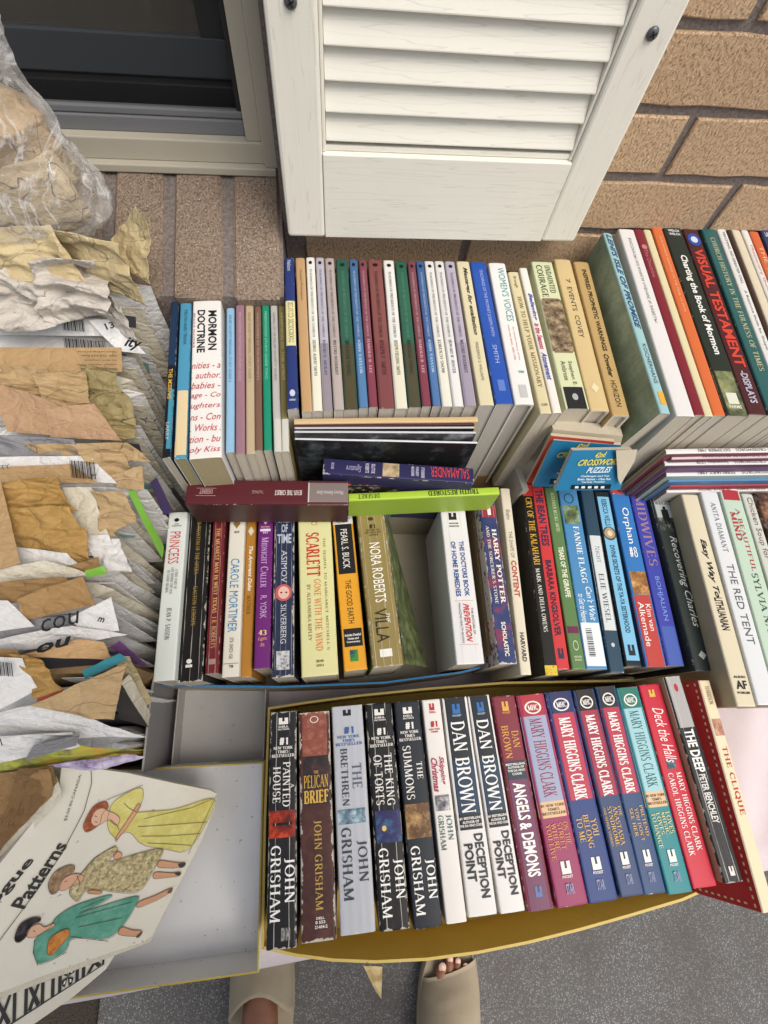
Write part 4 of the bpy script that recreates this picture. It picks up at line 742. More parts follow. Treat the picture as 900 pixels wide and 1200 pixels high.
Ee([649.3, 304, 669, 303.4, 693, 482.2, 715, 479.7], 'tan jacketed book titled 7 EVENTS', 'cdb685', [('7', .4, .62, .15, .18, '4c4430', 'n'), ('EVENTS', .36, .62, .21, .38, '4c4430', 'n'), ('COVEY', .36, .62, .41, .56, '4c4430', 'n'), ('<>', .28, .7, .84, .9, 'ded0a8', 'h')], hard=True, name='hardback_book')
Ee([671.7, 307, 690.2, 306.2, 718.7, 487.6, 738.2, 486.5], 'tan book titled INSPIRED PROPHETIC WARNINGS', 'b99c68', [('INSPIRED PROPHETIC WARNINGS', .4, .68, .06, .62, '2c2418', 'b'), ('Crowther', .36, .66, .64, .78, '2c2418', 'bi'), ('HORIZON', .36, .66, .8, .95, '2c2418', 'n')], hard=True, name='hardback_book')
gF = 'tall books at the right of the back row'
Ff = lambda q, lab, col, tx=(), bd=(), **k: book(q, k.pop('z', .72), k.pop('d', .16), col, lab, tx, bd, group=gF, **dict(dict(wear=.15), **k))
Ff([707.3, 274, 717, 272, 773.8, 484, 787.3, 484.7], "sea-green book titled LEHI'S ISLE OF PROMISE with its painted cover showing", '96bcc0',
   [("LEHI'S ISLE OF PROMISE", .2, .8, .01, .58, '2c4c74', 'bi'), ('KOCHERHANS', .3, .7, .66, .86, '3c4c54', 'n')], [(.3, .9, .9, .96, 'd8a43c')], side=picture('6c8274', '8c9c84', 'aebaa4', 22., .0), d=.17, tilt=6)
Ff([725, 269, 742.8, 267.8, 793.3, 487.6, 815.4, 487.6], 'white book with small grey Cyrillic lettering', 'd8d6d4', [('РАССКАЗЫ ИЗ КНИГИ УЧЕНИЕ И ЗАВЕТЫ', .42, .6, .06, .55, '6a6a6a', 'n')])
Ff([742.8, 269, 753.5, 267.8, 815.7, 487.6, 826, 484.7], 'slim maroon book between white and cream spines', '7a2632', [('(.)', .2, .8, .1, .13, 'b87880', 'h'), ('The Doctrine', .3, .7, .13, .3, 'b87880', 'n')])
Ff([754, 270, 763, 267.8, 827, 487.6, 836, 487.6], 'slim cream book between maroon and orange spines', 'd4cba4')
Ff([764, 266.4, 775.6, 265.3, 836.7, 487.6, 851, 486], 'orange book left of the wide black one', 'cc6a3c', [('OUR PIONEER HERITAGE ON THE TRAIL OF ZION', .4, .6, .06, .5, 'e8b890', 'n')])
Ff([776.6, 266, 797.6, 265, 853, 487.6, 878.7, 486.5], 'wide black book titled CHARTING THE BOOK OF MORMON', '26302a', [('WELCH', .2, .8, .02, .035, 'd8d8d8', 'bh'), ('WELCH', .2, .8, .042, .057, 'd8d8d8', 'bh'), ('Charting the Book of Mormon', .28, .72, .18, .72, 'e4e4de', 'b'), ('FARMS', .2, .76, .955, .97, 'd8d8c8', 'bh')],
   [(0, 1, .8, 1, picture('26302a', '6c7450', '98986c', 60.)), (.24, .72, .9, .95, 'd4d4c4')])
Ff([798.7, 268.9, 819, 267.8, 879.7, 485.8, 898, 485.8], 'dark maroon book titled VISUAL TESTAMENT in red letters', '4a2428', [('(.)', .1, .9, .03, .11, '2c4c9c', 'h'), ('(.)', .28, .72, .05, .09, 'c8d0e0', 'h'), ('VISUAL TESTAMENT', .2, .8, .13, .78, 'cc4436', 'b'), ('-DISPLAYS', .3, .7, .8, .95, 'b0b0c0', 'b')])
Ff([821, 267.8, 839.6, 267.8, 903, 486, 921, 486], 'teal book titled CHURCH HISTORY IN THE FULNESS OF TIMES', '2c5c5c', [('CHURCH HISTORY IN THE FULNESS OF TIMES', .34, .68, .06, .8, 'b8b48c', 'r')])
Ff([839.6, 267.8, 851, 267.8, 922, 486, 934, 486], 'slim white book with small black lettering right of the teal one', 'd6d6d2', [('TEACHING, NO GREATER CALL', .4, .7, .02, .34, '3c3c3c', 'n'), ('A Resource Guide for Gospel Teaching', .35, .65, .38, .8, '3c3c3c', 'n')])
Ff([851.5, 269, 857, 268.8, 934, 486, 940, 486], 'very thin brown-black book near the right edge', '3a2a24')
Ff([857.3, 269.6, 868, 269, 941, 486, 952, 486], 'blank cream book near the right edge', 'd2c8b0')
Ff([868.7, 270, 877, 269, 953, 486, 962, 486], 'slim white book with an orange title near the right edge', 'd8d6d0', [('Missionary Guide', .3, .7, .1, .4, 'c86438', 'n')])
Ff([878, 271.4, 889.3, 270.7, 963, 486, 975, 486], 'orange book at the right edge beside the blue one', 'c8643c', [('THE TRIBES', .3, .7, .1, .4, 'e8c0a0', 'n')])
Ff([890, 267, 905, 267, 976, 486, 992, 486], 'dark blue book at the right edge of the back row', '2c3c64', [('LAND', .2, .8, .03, .06, 'd0d4dc', 'bh')])
# ------------------------------------------------------------------ books lying along the wall, spine up, in front of the manuals
gS = 'books and magazines standing crosswise in front of the manuals'
# quads run head-left, head-right, tail-left, tail-right; heads point right so that their titles read upside down
def xs(x0, y0, x1, y1, t, z, d, lab, col, tx=(), bd=(), **k):   # left end, right end (centre line), pixel thickness
    h = t / 2; return book([x1, y1 - h, x1, y1 + h, x0, y0 - h, x0, y0 + h], z, d, col, lab, tx, bd, group=k.pop('group', gS), **dict(dict(wear=.2), **k))
xs(344.5, 493.2, 560, 490.6, 7, .690, .14, 'tan cardboard-backed pad edge on, nearest the manual tails', 'c9ad80', name='notepad', cat='notepad', wear=.1)
xs(345, 498.3, 556, 496.5, 3, .689, .13, 'thin magazine with a dark maroon edge behind the black ones', '4a2028', name='magazine', cat='magazine', wear=.1)
cov = picture('121214', '1c1d20', '8a9094', 28., .1)
xs(345, 501, 556, 500.5, 2.6, .688, .12, 'thin black magazine with a teal right corner, second from the tan pad', 'b8b8b8', name='magazine', cat='magazine', side='141416', back=None, wear=.1)
xs(345, 505.5, 558, 506.5, 3, .686, .12, 'thin black magazine with a grey photographic cover', 'c2c2c4', name='magazine', cat='magazine', side=picture('17171a', '3c3c40', '9a9aa0', 24., .1), wear=.1)
xs(345.5, 513.5, 559.5, 518.5, 2.6, .676, .13, 'black magazine with a wide dark cover behind the purple book', 'd2d2d4', name='magazine', cat='magazine', side=picture('101012', '17181a', '50585c', 18., .1), wear=.1)
xs(379, 545.5, 555, 557.5, 19, .645, .10, 'dark purple book titled SALAMANDER in red letters, upside down to the viewer', '2a2850',
   [('SALAMANDER', .1, .75, .03, .29, 'cc4444', 'n'), ('THE STORY', .76, .88, .33, .355, 'b8b4c4', 'b'), ('OF THE MORMON', .2, .8, .33, .355, 'b8b4c4', 'bh'), ('FORGERY', .2, .8, .37, .39, 'b8b4c4', 'bh'), ('MURDERS', .2, .8, .40, .42, 'b8b4c4', 'bh'), ('SILLITOE', .2, .8, .66, .685, 'b8b4c4', 'bh'), ('ROBERTS', .2, .8, .70, .725, 'b8b4c4', 'bh'), ('Signature', .3, .8, .75, .85, 'a8a0c0', 'i'), ('BOOKS', .3, .7, .93, .95, 'a8a0c0', 'bh')],
   [(.08, .92, .5, .61, picture('cfc49c', 'b89878', '5a7a5c', 160.))], wear=.5, hard=False, name='hardback_book', page='d8d4cc')
xs(395, 566, 556, 569.5, 7, .626, .08, 'black book titled with red letters half hidden under the purple one', '17171a', [('SALA', .1, .9, .7, .95, 'c03c3c', 'n')], name='paperback_book', side=picture('17171a', '2a2a20', '5c6440', 40.))
xs(408.6, 582.5, 585, 574.5, 9.5, .629, .041, 'lime green book titled TRUTH RESTORED lying across the row', 'a4c23c',
   [('TRUTH RESTORED', .15, .85, .14, .48, '34401c', 'rb'), ('DESERET', .2, .8, .8, .94, '34401c', 'r')], side='93b038', wear=.1)
xs(218.3, 576, 408, 577, 29, .637, .047, 'maroon and taupe book titled JESUS THE CHRIST lying across the row', '562026',
   [('JESUS THE CHRIST', .42, .64, .29, .46, 'd8ccc4', 'rb'), ('TALMAGE', .45, .58, .53, .6, 'a88c88', 'n'), ('Missionary Reference Library', .4, .62, .03, .2, 'd0ccc6', 'i'), ('DESERET', .42, .6, .84, .92, 'a88c88', 'b')],
   [(0, 1, 0, .245, '80736e'), (0, 1, .245, .253, 'c8c0b8'), (.36, .38, .82, .94, 'a88c88'), (.66, .68, .82, .94, 'a88c88')], hard=True, name='hardback_book', wear=.3, side='3c161a')
# ------------------------------------------------------------------ puzzle magazines at the right
gM = 'puzzle magazines standing crosswise at the right'
def mg(x0, y, t, z, lab, col, side, txt, x1=960): xs(x0, y, x1, y - 1.5 * (x1 - x0) / 100, t, z, .10, lab, col, [(txt, .2, .8, .28, .8, '3c3a3a', 'n')] if txt else (), group=gM, name='puzzle_magazine', cat='magazine', side=side, page='a89c84', wear=.1)
mg(780.5, 528.5, 5.8, .671, 'white-edged puzzle magazine nearest the wall in its stack', 'd8d4d0', '6c2438', 'NEW CROSSWORDS    DECEMBER 1982')
mg(787, 535, 5.8, .663, 'white-edged puzzle magazine with a maroon cover, second from the wall', 'c9b4b8', '5c2034', 'MORE OF THE WORLDS CROSSWORDS')
mg(779, 542.5, 5.8, .655, 'white-edged puzzle magazine with a dark purple cover in mid stack', 'd4d0d0', '4c2444', 'DELL CROSSWORDS    September 1978')
mg(782, 548.5, 2.6, .647, 'thin lilac-edged magazine between two white-edged ones', '6c4c70', '5c3c60', '')
mg(781, 555, 5.8, .638, 'white-edged puzzle magazine just behind the blue-edged one', 'd6d6d4', '8a9c98', 'CROSSWORDS    FEBRUARY 1981')
mg(783.5, 561.5, 5.8, .629, 'blue-edged puzzle magazine in the stack', '4c7ca4', '3c6488', '')
mg(785, 567.5, 5.8, .619, 'red-edged puzzle magazine in the stack', 'a83440', '7c2430', 'VARIETY CROSSWORDS PUZZLES')
mg(781, 574, 5.8, .610, 'white-edged puzzle magazine nearest the viewer in its stack', 'd4d0cc', 'b8b0a8', 'FUN AND GAMES    PENNY PRESS')
# ------------------------------------------------------------------ flat sheets defined on a plane
def plane3(a_, b_, c_):
    n = (b_ - a_).cross(c_ - a_).normalized(); return (a_, n if n.dot(Vector((0, 0, CZ)) - a_) > 0 else -n)
def PP(px, py, pl):
    r = ray(px, py); o = Vector((0, 0, CZ)); t = (pl[0] - o).dot(pl[1]) / r.dot(pl[1]); return o + r * t
_lift = [0]
def on_plane(nm, pts, pl, mat, parent, lift=.0006):
    _lift[0] += 1; lf = lift + (_lift[0] % 60) * .00001
    vs = [PP(x, y, pl) + pl[1] * lf for x, y in pts]
    a_ = sum((pts[i][0] * pts[(i + 1) % len(pts)][1] - pts[(i + 1) % len(pts)][0] * pts[i][1]) for i in range(len(pts)))
    f = list(range(len(vs))); f = f[::-1] if a_ > 0 else f
    inv = parent.matrix_world.inverted(); return mesh(nm, [inv @ v for v in vs], [tuple(f)], mat, parent)
def text_plane(s, p0, p1, hpx, pl, mat, parent, font='n', lift=.0008):
    """text whose baseline runs from pixel p0 to p1; hpx is the cap height as a fraction of the length"""
    a_, b_ = PP(*p0, pl), PP(*p1, pl); d = b_ - a_; L = d.length; d.normalize(); up = pl[1].cross(d)
    vs, fs = flat_text(s, font); inv = parent.matrix_world.inverted()
    return mesh('lettering', [inv @ (a_ + d * (x * L) + up * (y * L * hpx) + pl[1] * lift) for x, y in vs], fs, mat, parent)
def slab(nm, pts, pl, th, mat, parent, side=None):
    a_ = sum((pts[i][0] * pts[(i + 1) % len(pts)][1] - pts[(i + 1) % len(pts)][0] * pts[i][1]) for i in range(len(pts)))
    if a_ > 0: pts = pts[::-1]
    top = [PP(x, y, pl) for x, y in pts]; bot = [v - pl[1] * th for v in top]; n = len(top); inv = parent.matrix_world.inverted()
    fs = [tuple(range(n)), tuple(range(2 * n - 1, n - 1, -1))] + [(i, n + i, n + (i + 1) % n, (i + 1) % n) for i in range(n)]
    o = mesh(nm, [inv @ v for v in top + bot], fs, [mat, side or mat], parent, mi=[0, 1] + [1] * n); return o
def at(nm, loc, lab, cat, group=None):
    e_ = empty(nm, loc); e_.matrix_world = Matrix.Translation(loc); return tag(e_, lab, cat, group)
# crossword booklets leaning back at the centre right
pgm = pagemat('d8cdb6')
def booklet(lab, pts, z0, z1, col, th=.006, items=()):
    TL, TR, BR, BL = P(*pts[0], z0), P(*pts[1], z0), P(*pts[2], z1), P(*pts[3], z1); pl = plane3(TL, TR, BL)
    r_ = at('puzzle_booklet', (BL + BR) / 2 - pl[1] * th, lab, 'booklet', 'blue and red booklets leaning at the centre right')
    slab('pages', [pts[0], pts[1], pts[2], pts[3]], (pl[0] - pl[1] * .0006, pl[1]), th, pgm, r_)
    slab('cover', [pts[0], pts[1], pts[2], pts[3]], pl, .0004, col, r_); return r_, pl
r_, pl = booklet('thick yellowed booklet behind the red and blue ones, page edge up', [(648, 503), (730, 511), (716, 560), (630, 560)], .680, .60, plain('cfc3a8', .8), .014)
r_, pl = booklet('red-orange booklet peeking out behind the blue puzzle booklets', [(646, 511), (720, 518), (704, 568), (617, 566)], .684, .60, plain('b8402c', .45), .004)
def puz(pl, r_, o, k, yel='d8cc5c'):
    ye, wh, kk = ink(yel, .1), ink('d8e4e8', .1), ink('14181c', .1); m = lambda x, y: (o[0] + x * k, o[1] + y * k)
    text_plane('42nd', m(24, 10), m(40, 8), .55, pl, ye, r_, 'ib'); text_plane('CROSSWORD', m(0, 21), m(60, 19), .17, pl, ye, r_, 'ib'); text_plane('PUZZLES', m(12, 31), m(46, 30), .28, pl, wh, r_, 'ib')
    text_plane('Challenges and Fun', m(4, 37), m(44, 36.5), .09, pl, wh, r_, 'b'); text_plane('Brain Games - Clue Fun', m(0, 41), m(46, 40.5), .08, pl, wh, r_, 'b'); text_plane('Variety Puzzles', m(5, 45), m(38, 44.5), .1, pl, wh, r_, 'b')
    on_plane('picture', [m(-7, 47.5), m(48, 46.5), m(46, 53), m(-9, 53.5)], pl, kk, r_)
    for i in range(5): on_plane('picture', [m(-3 + i * 9, 48.8), m(2 + i * 9, 48.7), m(1.5 + i * 9, 51.8), m(-3.5 + i * 9, 51.9)], pl, wh, r_, .001)
blu = card('1c6c94', '1f7aa4', 'glossy_cover')
r_, pl = booklet('rear of the two blue crossword booklets, half covered', [(649, 516), (728, 522), (712, 572), (624, 570)], .681, .61, blu, .004)
puz(pl, r_, (652, 516), .95)
r_, pl = booklet('front blue booklet titled 42nd CROSSWORD PUZZLES', [(671, 528), (741, 527), (727, 574), (650, 575)], .685, .64, blu, .005)
puz(pl, r_, (676, 528), .84)
slab('page_corner', [(722, 528), (747, 527), (744, 540), (727, 568), (724, 560)], (pl[0] + pl[1] * .004, pl[1]), .0006, pgm, r_)
# ------------------------------------------------------------------ boxes
def tray(nm, lab, loop_px, z0, z1, th, mat_in, mat_rim, base=.002, rimw=None, zr=None, flare=0., loop_z=None):
    """open box: loop_px is its rim in pixels at height z1; walls of thickness th down to a floor at z0"""
    pts = [P(x, y, (loop_z or z1)) for x, y in loop_px]; a_ = sum(pts[i].x * pts[(i + 1) % len(pts)].y - pts[(i + 1) % len(pts)].x * pts[i].y for i in range(len(pts)))
    if a_ < 0: pts = pts[::-1]
    n = len(pts); c = sum(pts, Vector()) / n; r_ = at(nm, (c.x, c.y, z0 - base), lab, 'box')
    o2 = []
    for i in range(n):
        p, q, s = pts[i - 1], pts[i], pts[(i + 1) % n]; d1 = (q - p).normalized(); d2 = (s - q).normalized()
        nn = Vector((-(d1.y + d2.y), d1.x + d2.x, 0)).normalized(); k = 1 / max(.5, abs(nn.dot(Vector((-d1.y, d1.x, 0))))); o2.append(nn * k)
    O = Vector((c.x, c.y, z0 - base))
    outb = [Vector((p.x, p.y, z0 - base)) + o2[i] * flare - O for i, p in enumerate(pts)]; outt = [Vector((p.x, p.y, z1)) - O for p in pts]
    int_ = [Vector((p.x, p.y, z1)) + o2[i] * th - O for i, p in enumerate(pts)]; inb = [Vector((p.x, p.y, z0)) + o2[i] * (th + flare) - O for i, p in enumerate(pts)]
    vs = outb + outt + int_ + inb; fs, mi = [], []
    for k in range(3):
        for i in range(n): fs.append((k * n + i, k * n + (i + 1) % n, (k + 1) * n + (i + 1) % n, (k + 1) * n + i)); mi.append(1 if k == 1 else 0)
    fs += [tuple(range(n - 1, -1, -1))]; mi += [0]
    mesh('side_wall', vs, fs, [mat_in, mat_rim], r_, mi=mi)
    mesh('box_floor', inb + [v - Vector((0, 0, base * .8)) for v in inb], [tuple(range(n)), tuple(range(2 * n - 1, n - 1, -1))], mat_in if not isinstance(mat_rim, tuple) else mat_in, r_)
    return r_
gold, goldl = card('dcbb56', 'c6a444'), card('d9c070', 'bba04a')
yb = tray('yellow_box', 'yellow cardboard box with bowed front wall holding the front row of paperbacks',
     [(314, 829), (360, 822), (420, 814), (500, 806), (590, 799), (700, 797), (776, 796), (812, 880), (832, 960), (846, 1036), (800, 1056), (740, 1074), (680, 1091), (620, 1106), (560, 1118), (500, 1126), (440, 1129), (390, 1127), (345, 1121), (306, 1112), (309, 960)],
     .470, .537, .0022, gold, goldl, base=.012)
gry, gryl = card('8f8d8c', '7c7a7c'), card('b3b0aa', '9c9894')
bx = tray('grey_box', 'grey card box with a bright blue trimmed rim under the middle row',
     [(196, 640), (190, 804), (330, 806), (450, 801), (540, 789), (580, 779), (560, 606), (380, 604)], .469, .528, .0018, card('a69d88', '948b77'), card('2a7fb8', '2470a4'), base=.012)
wl = card('eceae8', 'dfdfe0'); gtrim = card('c2ad48', 'a8923c')
tray('shallow_white_box', 'shallow white box with gold edges lying open at the lower left', [(40, 908), (309, 893), (303, 1140), (20, 1180)], .4575, .505, .0014, wl, gtrim, base=.0015)
tray('shallow_grey_box', 'shallow grey card box with a gold front edge between the envelopes and the yellow box', [(209, 806), (312, 806), (309, 891), (200, 901)], .458, .482, .0014, card('b3b0ac', 'a19d99'), gryl, base=.0015)
pb = tray('grey_envelope_box', 'tall grey card box holding the row of sewing pattern envelopes', [(-150, 905), (168, 905), (178, 815), (198, 700), (202, 560), (203, 478), (-150, 440)], .458, .537, .002, gry, gryl, base=.003)
# cartons that carry the back rows
def carton(lab, x0, y0, z0, x1, y1, z1, m_): r_ = at('carton', ((x0 + x1) / 2, (y0 + y1) / 2, z0), lab, 'box'); c_ = r_.location; box('carton_body', x0 - c_.x, y0 - c_.y, 0, x1 - c_.x, y1 - c_.y, z1 - z0, m_, r_, .001); return r_
cb = plain('8a6c4a', .8); TT = TZ + .007
carton('brown carton under the slim paperbacks below the sill', -.16, .262, TT, -.062, .402, .552, cb)
carton('brown carton under the long row of manuals', -.04, .272, TT, .215, .488, .545, cb)
carton('low brown carton under the cream and tan books', .217, .272, TT, .335, .488, .535, cb)
carton('brown carton under the tall books at the right', .342, .262, TT, .80, .488, .543, cb)
carton('brown carton under the crosswise books', -.04, .232, TT, .20, .2705, .498, cb)
wb2 = at('grey_divider', P(600, 540, .50), 'pale grey box wall standing between the manuals and the crossword booklets', 'box panel')
i_ = wb2.matrix_world.inverted(); A0, B0 = P(588, 505, .59), P(613, 574, .59); off = Vector((.007, 0, 0)); dn = Vector((0, 0, -.13))
mesh('panel', [i_ @ v for v in (A0, A0 + off, B0 + off, B0, A0 + dn, A0 + off + dn, B0 + off + dn, B0 + dn)], [(0, 3, 2, 1), (4, 5, 6, 7), (0, 1, 5, 4), (1, 2, 6, 5), (2, 3, 7, 6), (3, 0, 4, 7)], card('b8b4ac', 'a5a198'), wb2)
# right half of the middle row stands in its own low box
tray('card_box', 'low brown card box under the right half of the middle row', [(590, 600), (620, 792), (700, 794), (800, 796), (960, 830), (1000, 600)], .459, .472, .0016, card('6f6252', '5f5446'), card('8a7c66', '766a58'), base=.002)
# ------------------------------------------------------------------ sewing pattern envelopes stuffed with tissue
gP = 'sewing pattern envelopes packed in the grey card box'
white_p, cream_p = paper('e6e4e0', 'cfccc8'), paper('ddd6c4', 'c4baa2')
gold_p, tan_p, kraft_p, pink_p, brown_p = paper('d2c198', 'b29c70', lines=.5), paper('c2a67c', '9c8058', lines=.6), paper('bd9c70', 'a3845a'), paper('bf9c7c', 'a5825f', lines=.2), paper('a98658', '7d5f38')
must_p, cream_t, grey_p, olive_t = paper('c09a5a', '94703a'), paper('d6cfc6', 'aaa092', lines=.3), paper('9a9898', '77757a'), paper('ab9a6c', '83744c', lines=.9)
lime, purp, teal_, dark_ = plain('7ab63c', .5), plain('7a4c86', .5), plain('3a8a98', .4), plain('26242a', .5)
def envelope(cx_, cy_, z, t, mat, lab, W=.2, lean=0., sheets=(), bars=None, words=(), face=None, zb=.4625):
    c = P(cx_, cy_, z); H = z - zb; r_ = at('pattern_envelope', (c.x - W / 2, c.y, zb), lab, 'envelope', gP)
    nx, nz = 12, 9; vs, fs, mi = [], [], []; sd = hash(lab) % 97
    import random as _r; rr = _r.Random(int(cx_ * 7 + cy_))
    sd = rr.uniform(0, 50)
    for side_ in (-1, 1):
        for j in range(nz + 1):
            for i in range(nx + 1):
                s, q = i / nx, j / nz; ed = max(0., 1 - (2 * s - 1) ** 8) ** .5 * (1 - max(0, (q - .6) / .4) ** 2 * .35) * (.25 + .75 * min(1, q * 3) ** .5)
                p = Vector((-W / 2 + W * s, 0, H * q)); n_ = noise.noise(p * 24 + Vector((sd, 0, 0))) * .0022 + noise.noise(p * 60 + Vector((sd, 3, 0))) * .0007
                vs.append((p.x + n_ * .6 * (s > .8), side_ * t / 2 * ed + n_ + lean * q, p.z - .012 * (1 - s) * (q > .9) * rr.random()))
    n1 = (nx + 1) * (nz + 1); w1 = nx + 1
    for k in (0, 1):
        for j in range(nz):
            for i in range(nx):
                f = (k * n1 + j * w1 + i, k * n1 + j * w1 + i + 1, k * n1 + (j + 1) * w1 + i + 1, k * n1 + (j + 1) * w1 + i); fs.append(f if k == 0 else f[::-1])
    for j in range(nz): fs.append((j * w1 + nx, n1 + j * w1 + nx, n1 + (j + 1) * w1 + nx, (j + 1) * w1 + nx)); fs.append((j * w1, (j + 1) * w1, n1 + (j + 1) * w1, n1 + j * w1))
    for i in range(nx): fs.append((nz * w1 + i, nz * w1 + i + 1, n1 + nz * w1 + i + 1, n1 + nz * w1 + i))
    o = mesh('envelope_body', vs, fs, mat, r_, smooth=False)
    bpy.context.view_layer.update()
    if 340 < cy_ < 800:                                    # crisp front panel of the envelope with scraps of print
        y_ = -t / 2 - .0035; x_ = W / 2 + .001; w_ = rr.uniform(.03, .05)
        V = [Vector((x_ - w_, y_ + .004, H + .001)), Vector((x_, y_ + .003, H - .004)), Vector((x_ + .002, y_ - .004, H - .10)), Vector((x_ - w_, y_ - .004, H - .10))]
        pm_ = rr.choice((white_p, white_p, cream_p)); i0 = [(0, 1, 2, 3)]; vv = V + [v + Vector((0, .0008, 0)) for v in V]
        mesh('front_panel', vv, [(3, 2, 1, 0), (4, 5, 6, 7), (0, 1, 5, 4), (1, 2, 6, 5), (2, 3, 7, 6), (3, 0, 4, 7)], pm_, r_)
        for q_ in range(2):
            a0, b0 = rr.uniform(.1, .7), rr.uniform(.04, .5); a1, b1 = min(.97, a0 + rr.uniform(.15, .5)), b0 + rr.uniform(.04, .2)
            f_ = lambda s_, t_: (V[0] * (1 - s_) + V[1] * s_) * (1 - t_) + (V[3] * (1 - s_) + V[2] * s_) * t_ + Vector((0, -.0006, 0))
            mesh('printed_patch', [f_(a0, b0), f_(a1, b0 + .02), f_(a1 - .1, b1), f_(a0 + .03, b1)], [(3, 2, 1, 0)], plain(rr.choice(('4a4c54', '5c7cb0', '7cb0ac', 'a89888', 'b88088', '9c9494')), .5), r_)
    for k, sh_ in enumerate(sheets):
        nm, pts, zz, m_, am = sh_[:5]; z0, z1 = zz
        V = [P(*pts[0], z0), P(*pts[1], z0), P(*pts[2], z1), P(*pts[3], z1)]
        o_ = leaf(nm, V, m_, r_, (60, 38) if am > .002 else (12, 8), am, .0005, seed=cx_ + k * 3.7)
        for p_ in o_.data.polygons: p_.use_smooth = am > .004 and p_.index % 7 < 6
    if bars:
        pl = plane3(P(bars[0], bars[1], bars[4]), P(bars[2], bars[1], bars[4]), P(bars[0], bars[3], bars[4] - .004)); x, k = bars[0], 0
        inv = r_.matrix_world.inverted(); bv, bf = [], []
        while x < bars[2]:
            wd = (.5, 1.1, .7, 1.6, .6)[k % 5]; i0 = len(bv); sk = (bars[3] - bars[1]) * .12
            for a_, b_ in ((x, bars[1]), (x + wd, bars[1]), (x + wd + sk, bars[3]), (x + sk, bars[3])): bv.append(inv @ (PP(a_, b_ + (a_ - bars[0]) * .08, pl) + pl[1] * .0022))
            bf.append((i0, i0 + 3, i0 + 2, i0 + 1)); x += wd + (.9, .6, 1.2, .7)[k % 4]; k += 1
        mesh('barcode', bv, bf, ink('1c1c1e', .1), r_)
    for (s, p0, p1, hf, zz, c_, fo) in words:
        pl = plane3(P(*p0, zz), P(*p1, zz), P(p0[0], p0[1] + 20, zz - .006)); text_plane(s, p0, p1, hf, pl, ink(c_, .1), r_, fo, .0025)
    return r_
E_ = envelope
E_(176, 336, .71, .016, white_p, 'rearmost white envelope with gold tissue and a pointed flap against the wall sill', sheets=[
  ('tissue_paper', [(-12, 268), (62, 262), (105, 330), (-12, 326)], (.775, .735), gold_p, .006), ('tissue_paper', [(60, 263), (140, 284), (172, 356), (86, 322)], (.772, .72), gold_p, .005),
  ('tissue_flap', [(160, 242), (176, 258), (176, 334), (124, 296)], (.78, .735), gold_p, .003)])
E_(166, 350, .70, .018, white_p, 'white envelope holding a big puff of cream crumpled tissue', sheets=[
  ('tissue_paper', [(-12, 305), (60, 300), (70, 380), (-12, 384)], (.745, .70), cream_t, .016), ('tissue_paper', [(50, 302), (112, 306), (150, 372), (60, 384)], (.748, .705), cream_t, .016), ('tissue_paper', [(118, 335), (140, 350), (168, 398), (128, 380)], (.725, .69), cream_t, .005)])
E_(152, 388, .675, .02, white_p, 'white envelope priced 13 with heavy black letters on its corner', sheets=[
  ('paper_flap', [(-12, 372), (118, 374), (124, 394), (-12, 392)], (.695, .684), white_p, .0012), ('paper_flap', [(104, 376), (134, 374), (172, 415), (140, 412)], (.697, .68), white_p, .0015)],
  bars=(74, 374, 100, 388, .70), words=[('652', (-4, 384), (14, 385), .6, .70, '3a3c40', 'n'), ('13', (126, 388), (136, 385), .8, .702, '2a2a2c', 'b'), ('ity', (146, 410), (166, 414), .75, .70, '161616', 'bi')])
E_(170, 398, .655, .014, cream_p, 'cream envelope edge with little printed figures near the navy torn book')
E_(158, 420, .664, .02, white_p, 'white envelope with a barcode behind the folded kraft sheet', sheets=[
  ('paper_flap', [(-12, 394), (125, 394), (140, 412), (-12, 412)], (.672, .666), white_p, .001)], bars=(76, 397, 124, 409, .676))
E_(156, 446, .664, .022, cream_p, 'envelope with a flat kraft instruction sheet printed upside down', sheets=[
  ('instruction_sheet', [(-12, 407), (143, 408), (143, 436), (-12, 450)], (.684, .672), kraft_p, .001), ('tissue_paper', [(-12, 428), (60, 430), (75, 470), (-12, 476)], (.680, .666), tan_p, .008)],
  words=[(s, (138 - 0, 412 + 5 * i), (92 + 4 * (i % 3), 412 + 5 * i), .06, .688, '6a5436', 'b') for i, s in enumerate(('Pattern markings and notes.', 'fold. Cut fold lines.', 'line fabric using folds', 'cutting if necessary. Allow', 'seam and before using'))])
E_(168, 462, .658, .022, white_p, 'white envelope with olive printed tissue spilling over its corner', sheets=[
  ('tissue_paper', [(40, 440), (102, 434), (108, 476), (60, 480)], (.684, .672), tan_p, .007), ('tissue_paper', [(98, 430), (140, 436), (168, 498), (108, 480)], (.682, .664), olive_t, .009), ('tissue_paper', [(110, 475), (150, 480), (160, 515), (140, 520)], (.672, .660), olive_t, .008)])
E_(164, 500, .658, .02, white_p, 'white envelope with an outlined letter beside the pinkish folded sheet', sheets=[
  ('folded_sheet', [(-14, 446), (62, 470), (140, 516), (10, 506)], (.690, .672), pink_p, .0015), ('folded_sheet', [(54, 478), (110, 473), (142, 516), (60, 512)], (.693, .674), pink_p, .0012)],
  words=[('Y', (168, 498), (176, 496), .9, .662, '2a2c34', 'n')])
E_(170, 535, .656, .02, white_p, 'white envelope under rolled grey and tan tissue', sheets=[
  ('tissue_paper', [(-12, 508), (90, 514), (110, 540), (-12, 532)], (.680, .668), grey_p, .005), ('tissue_paper', [(30, 518), (150, 518), (178, 540), (60, 540)], (.678, .666), tan_p, .006), ('tissue_paper', [(96, 530), (140, 526), (160, 558), (118, 562)], (.676, .662), tan_p, .008)])
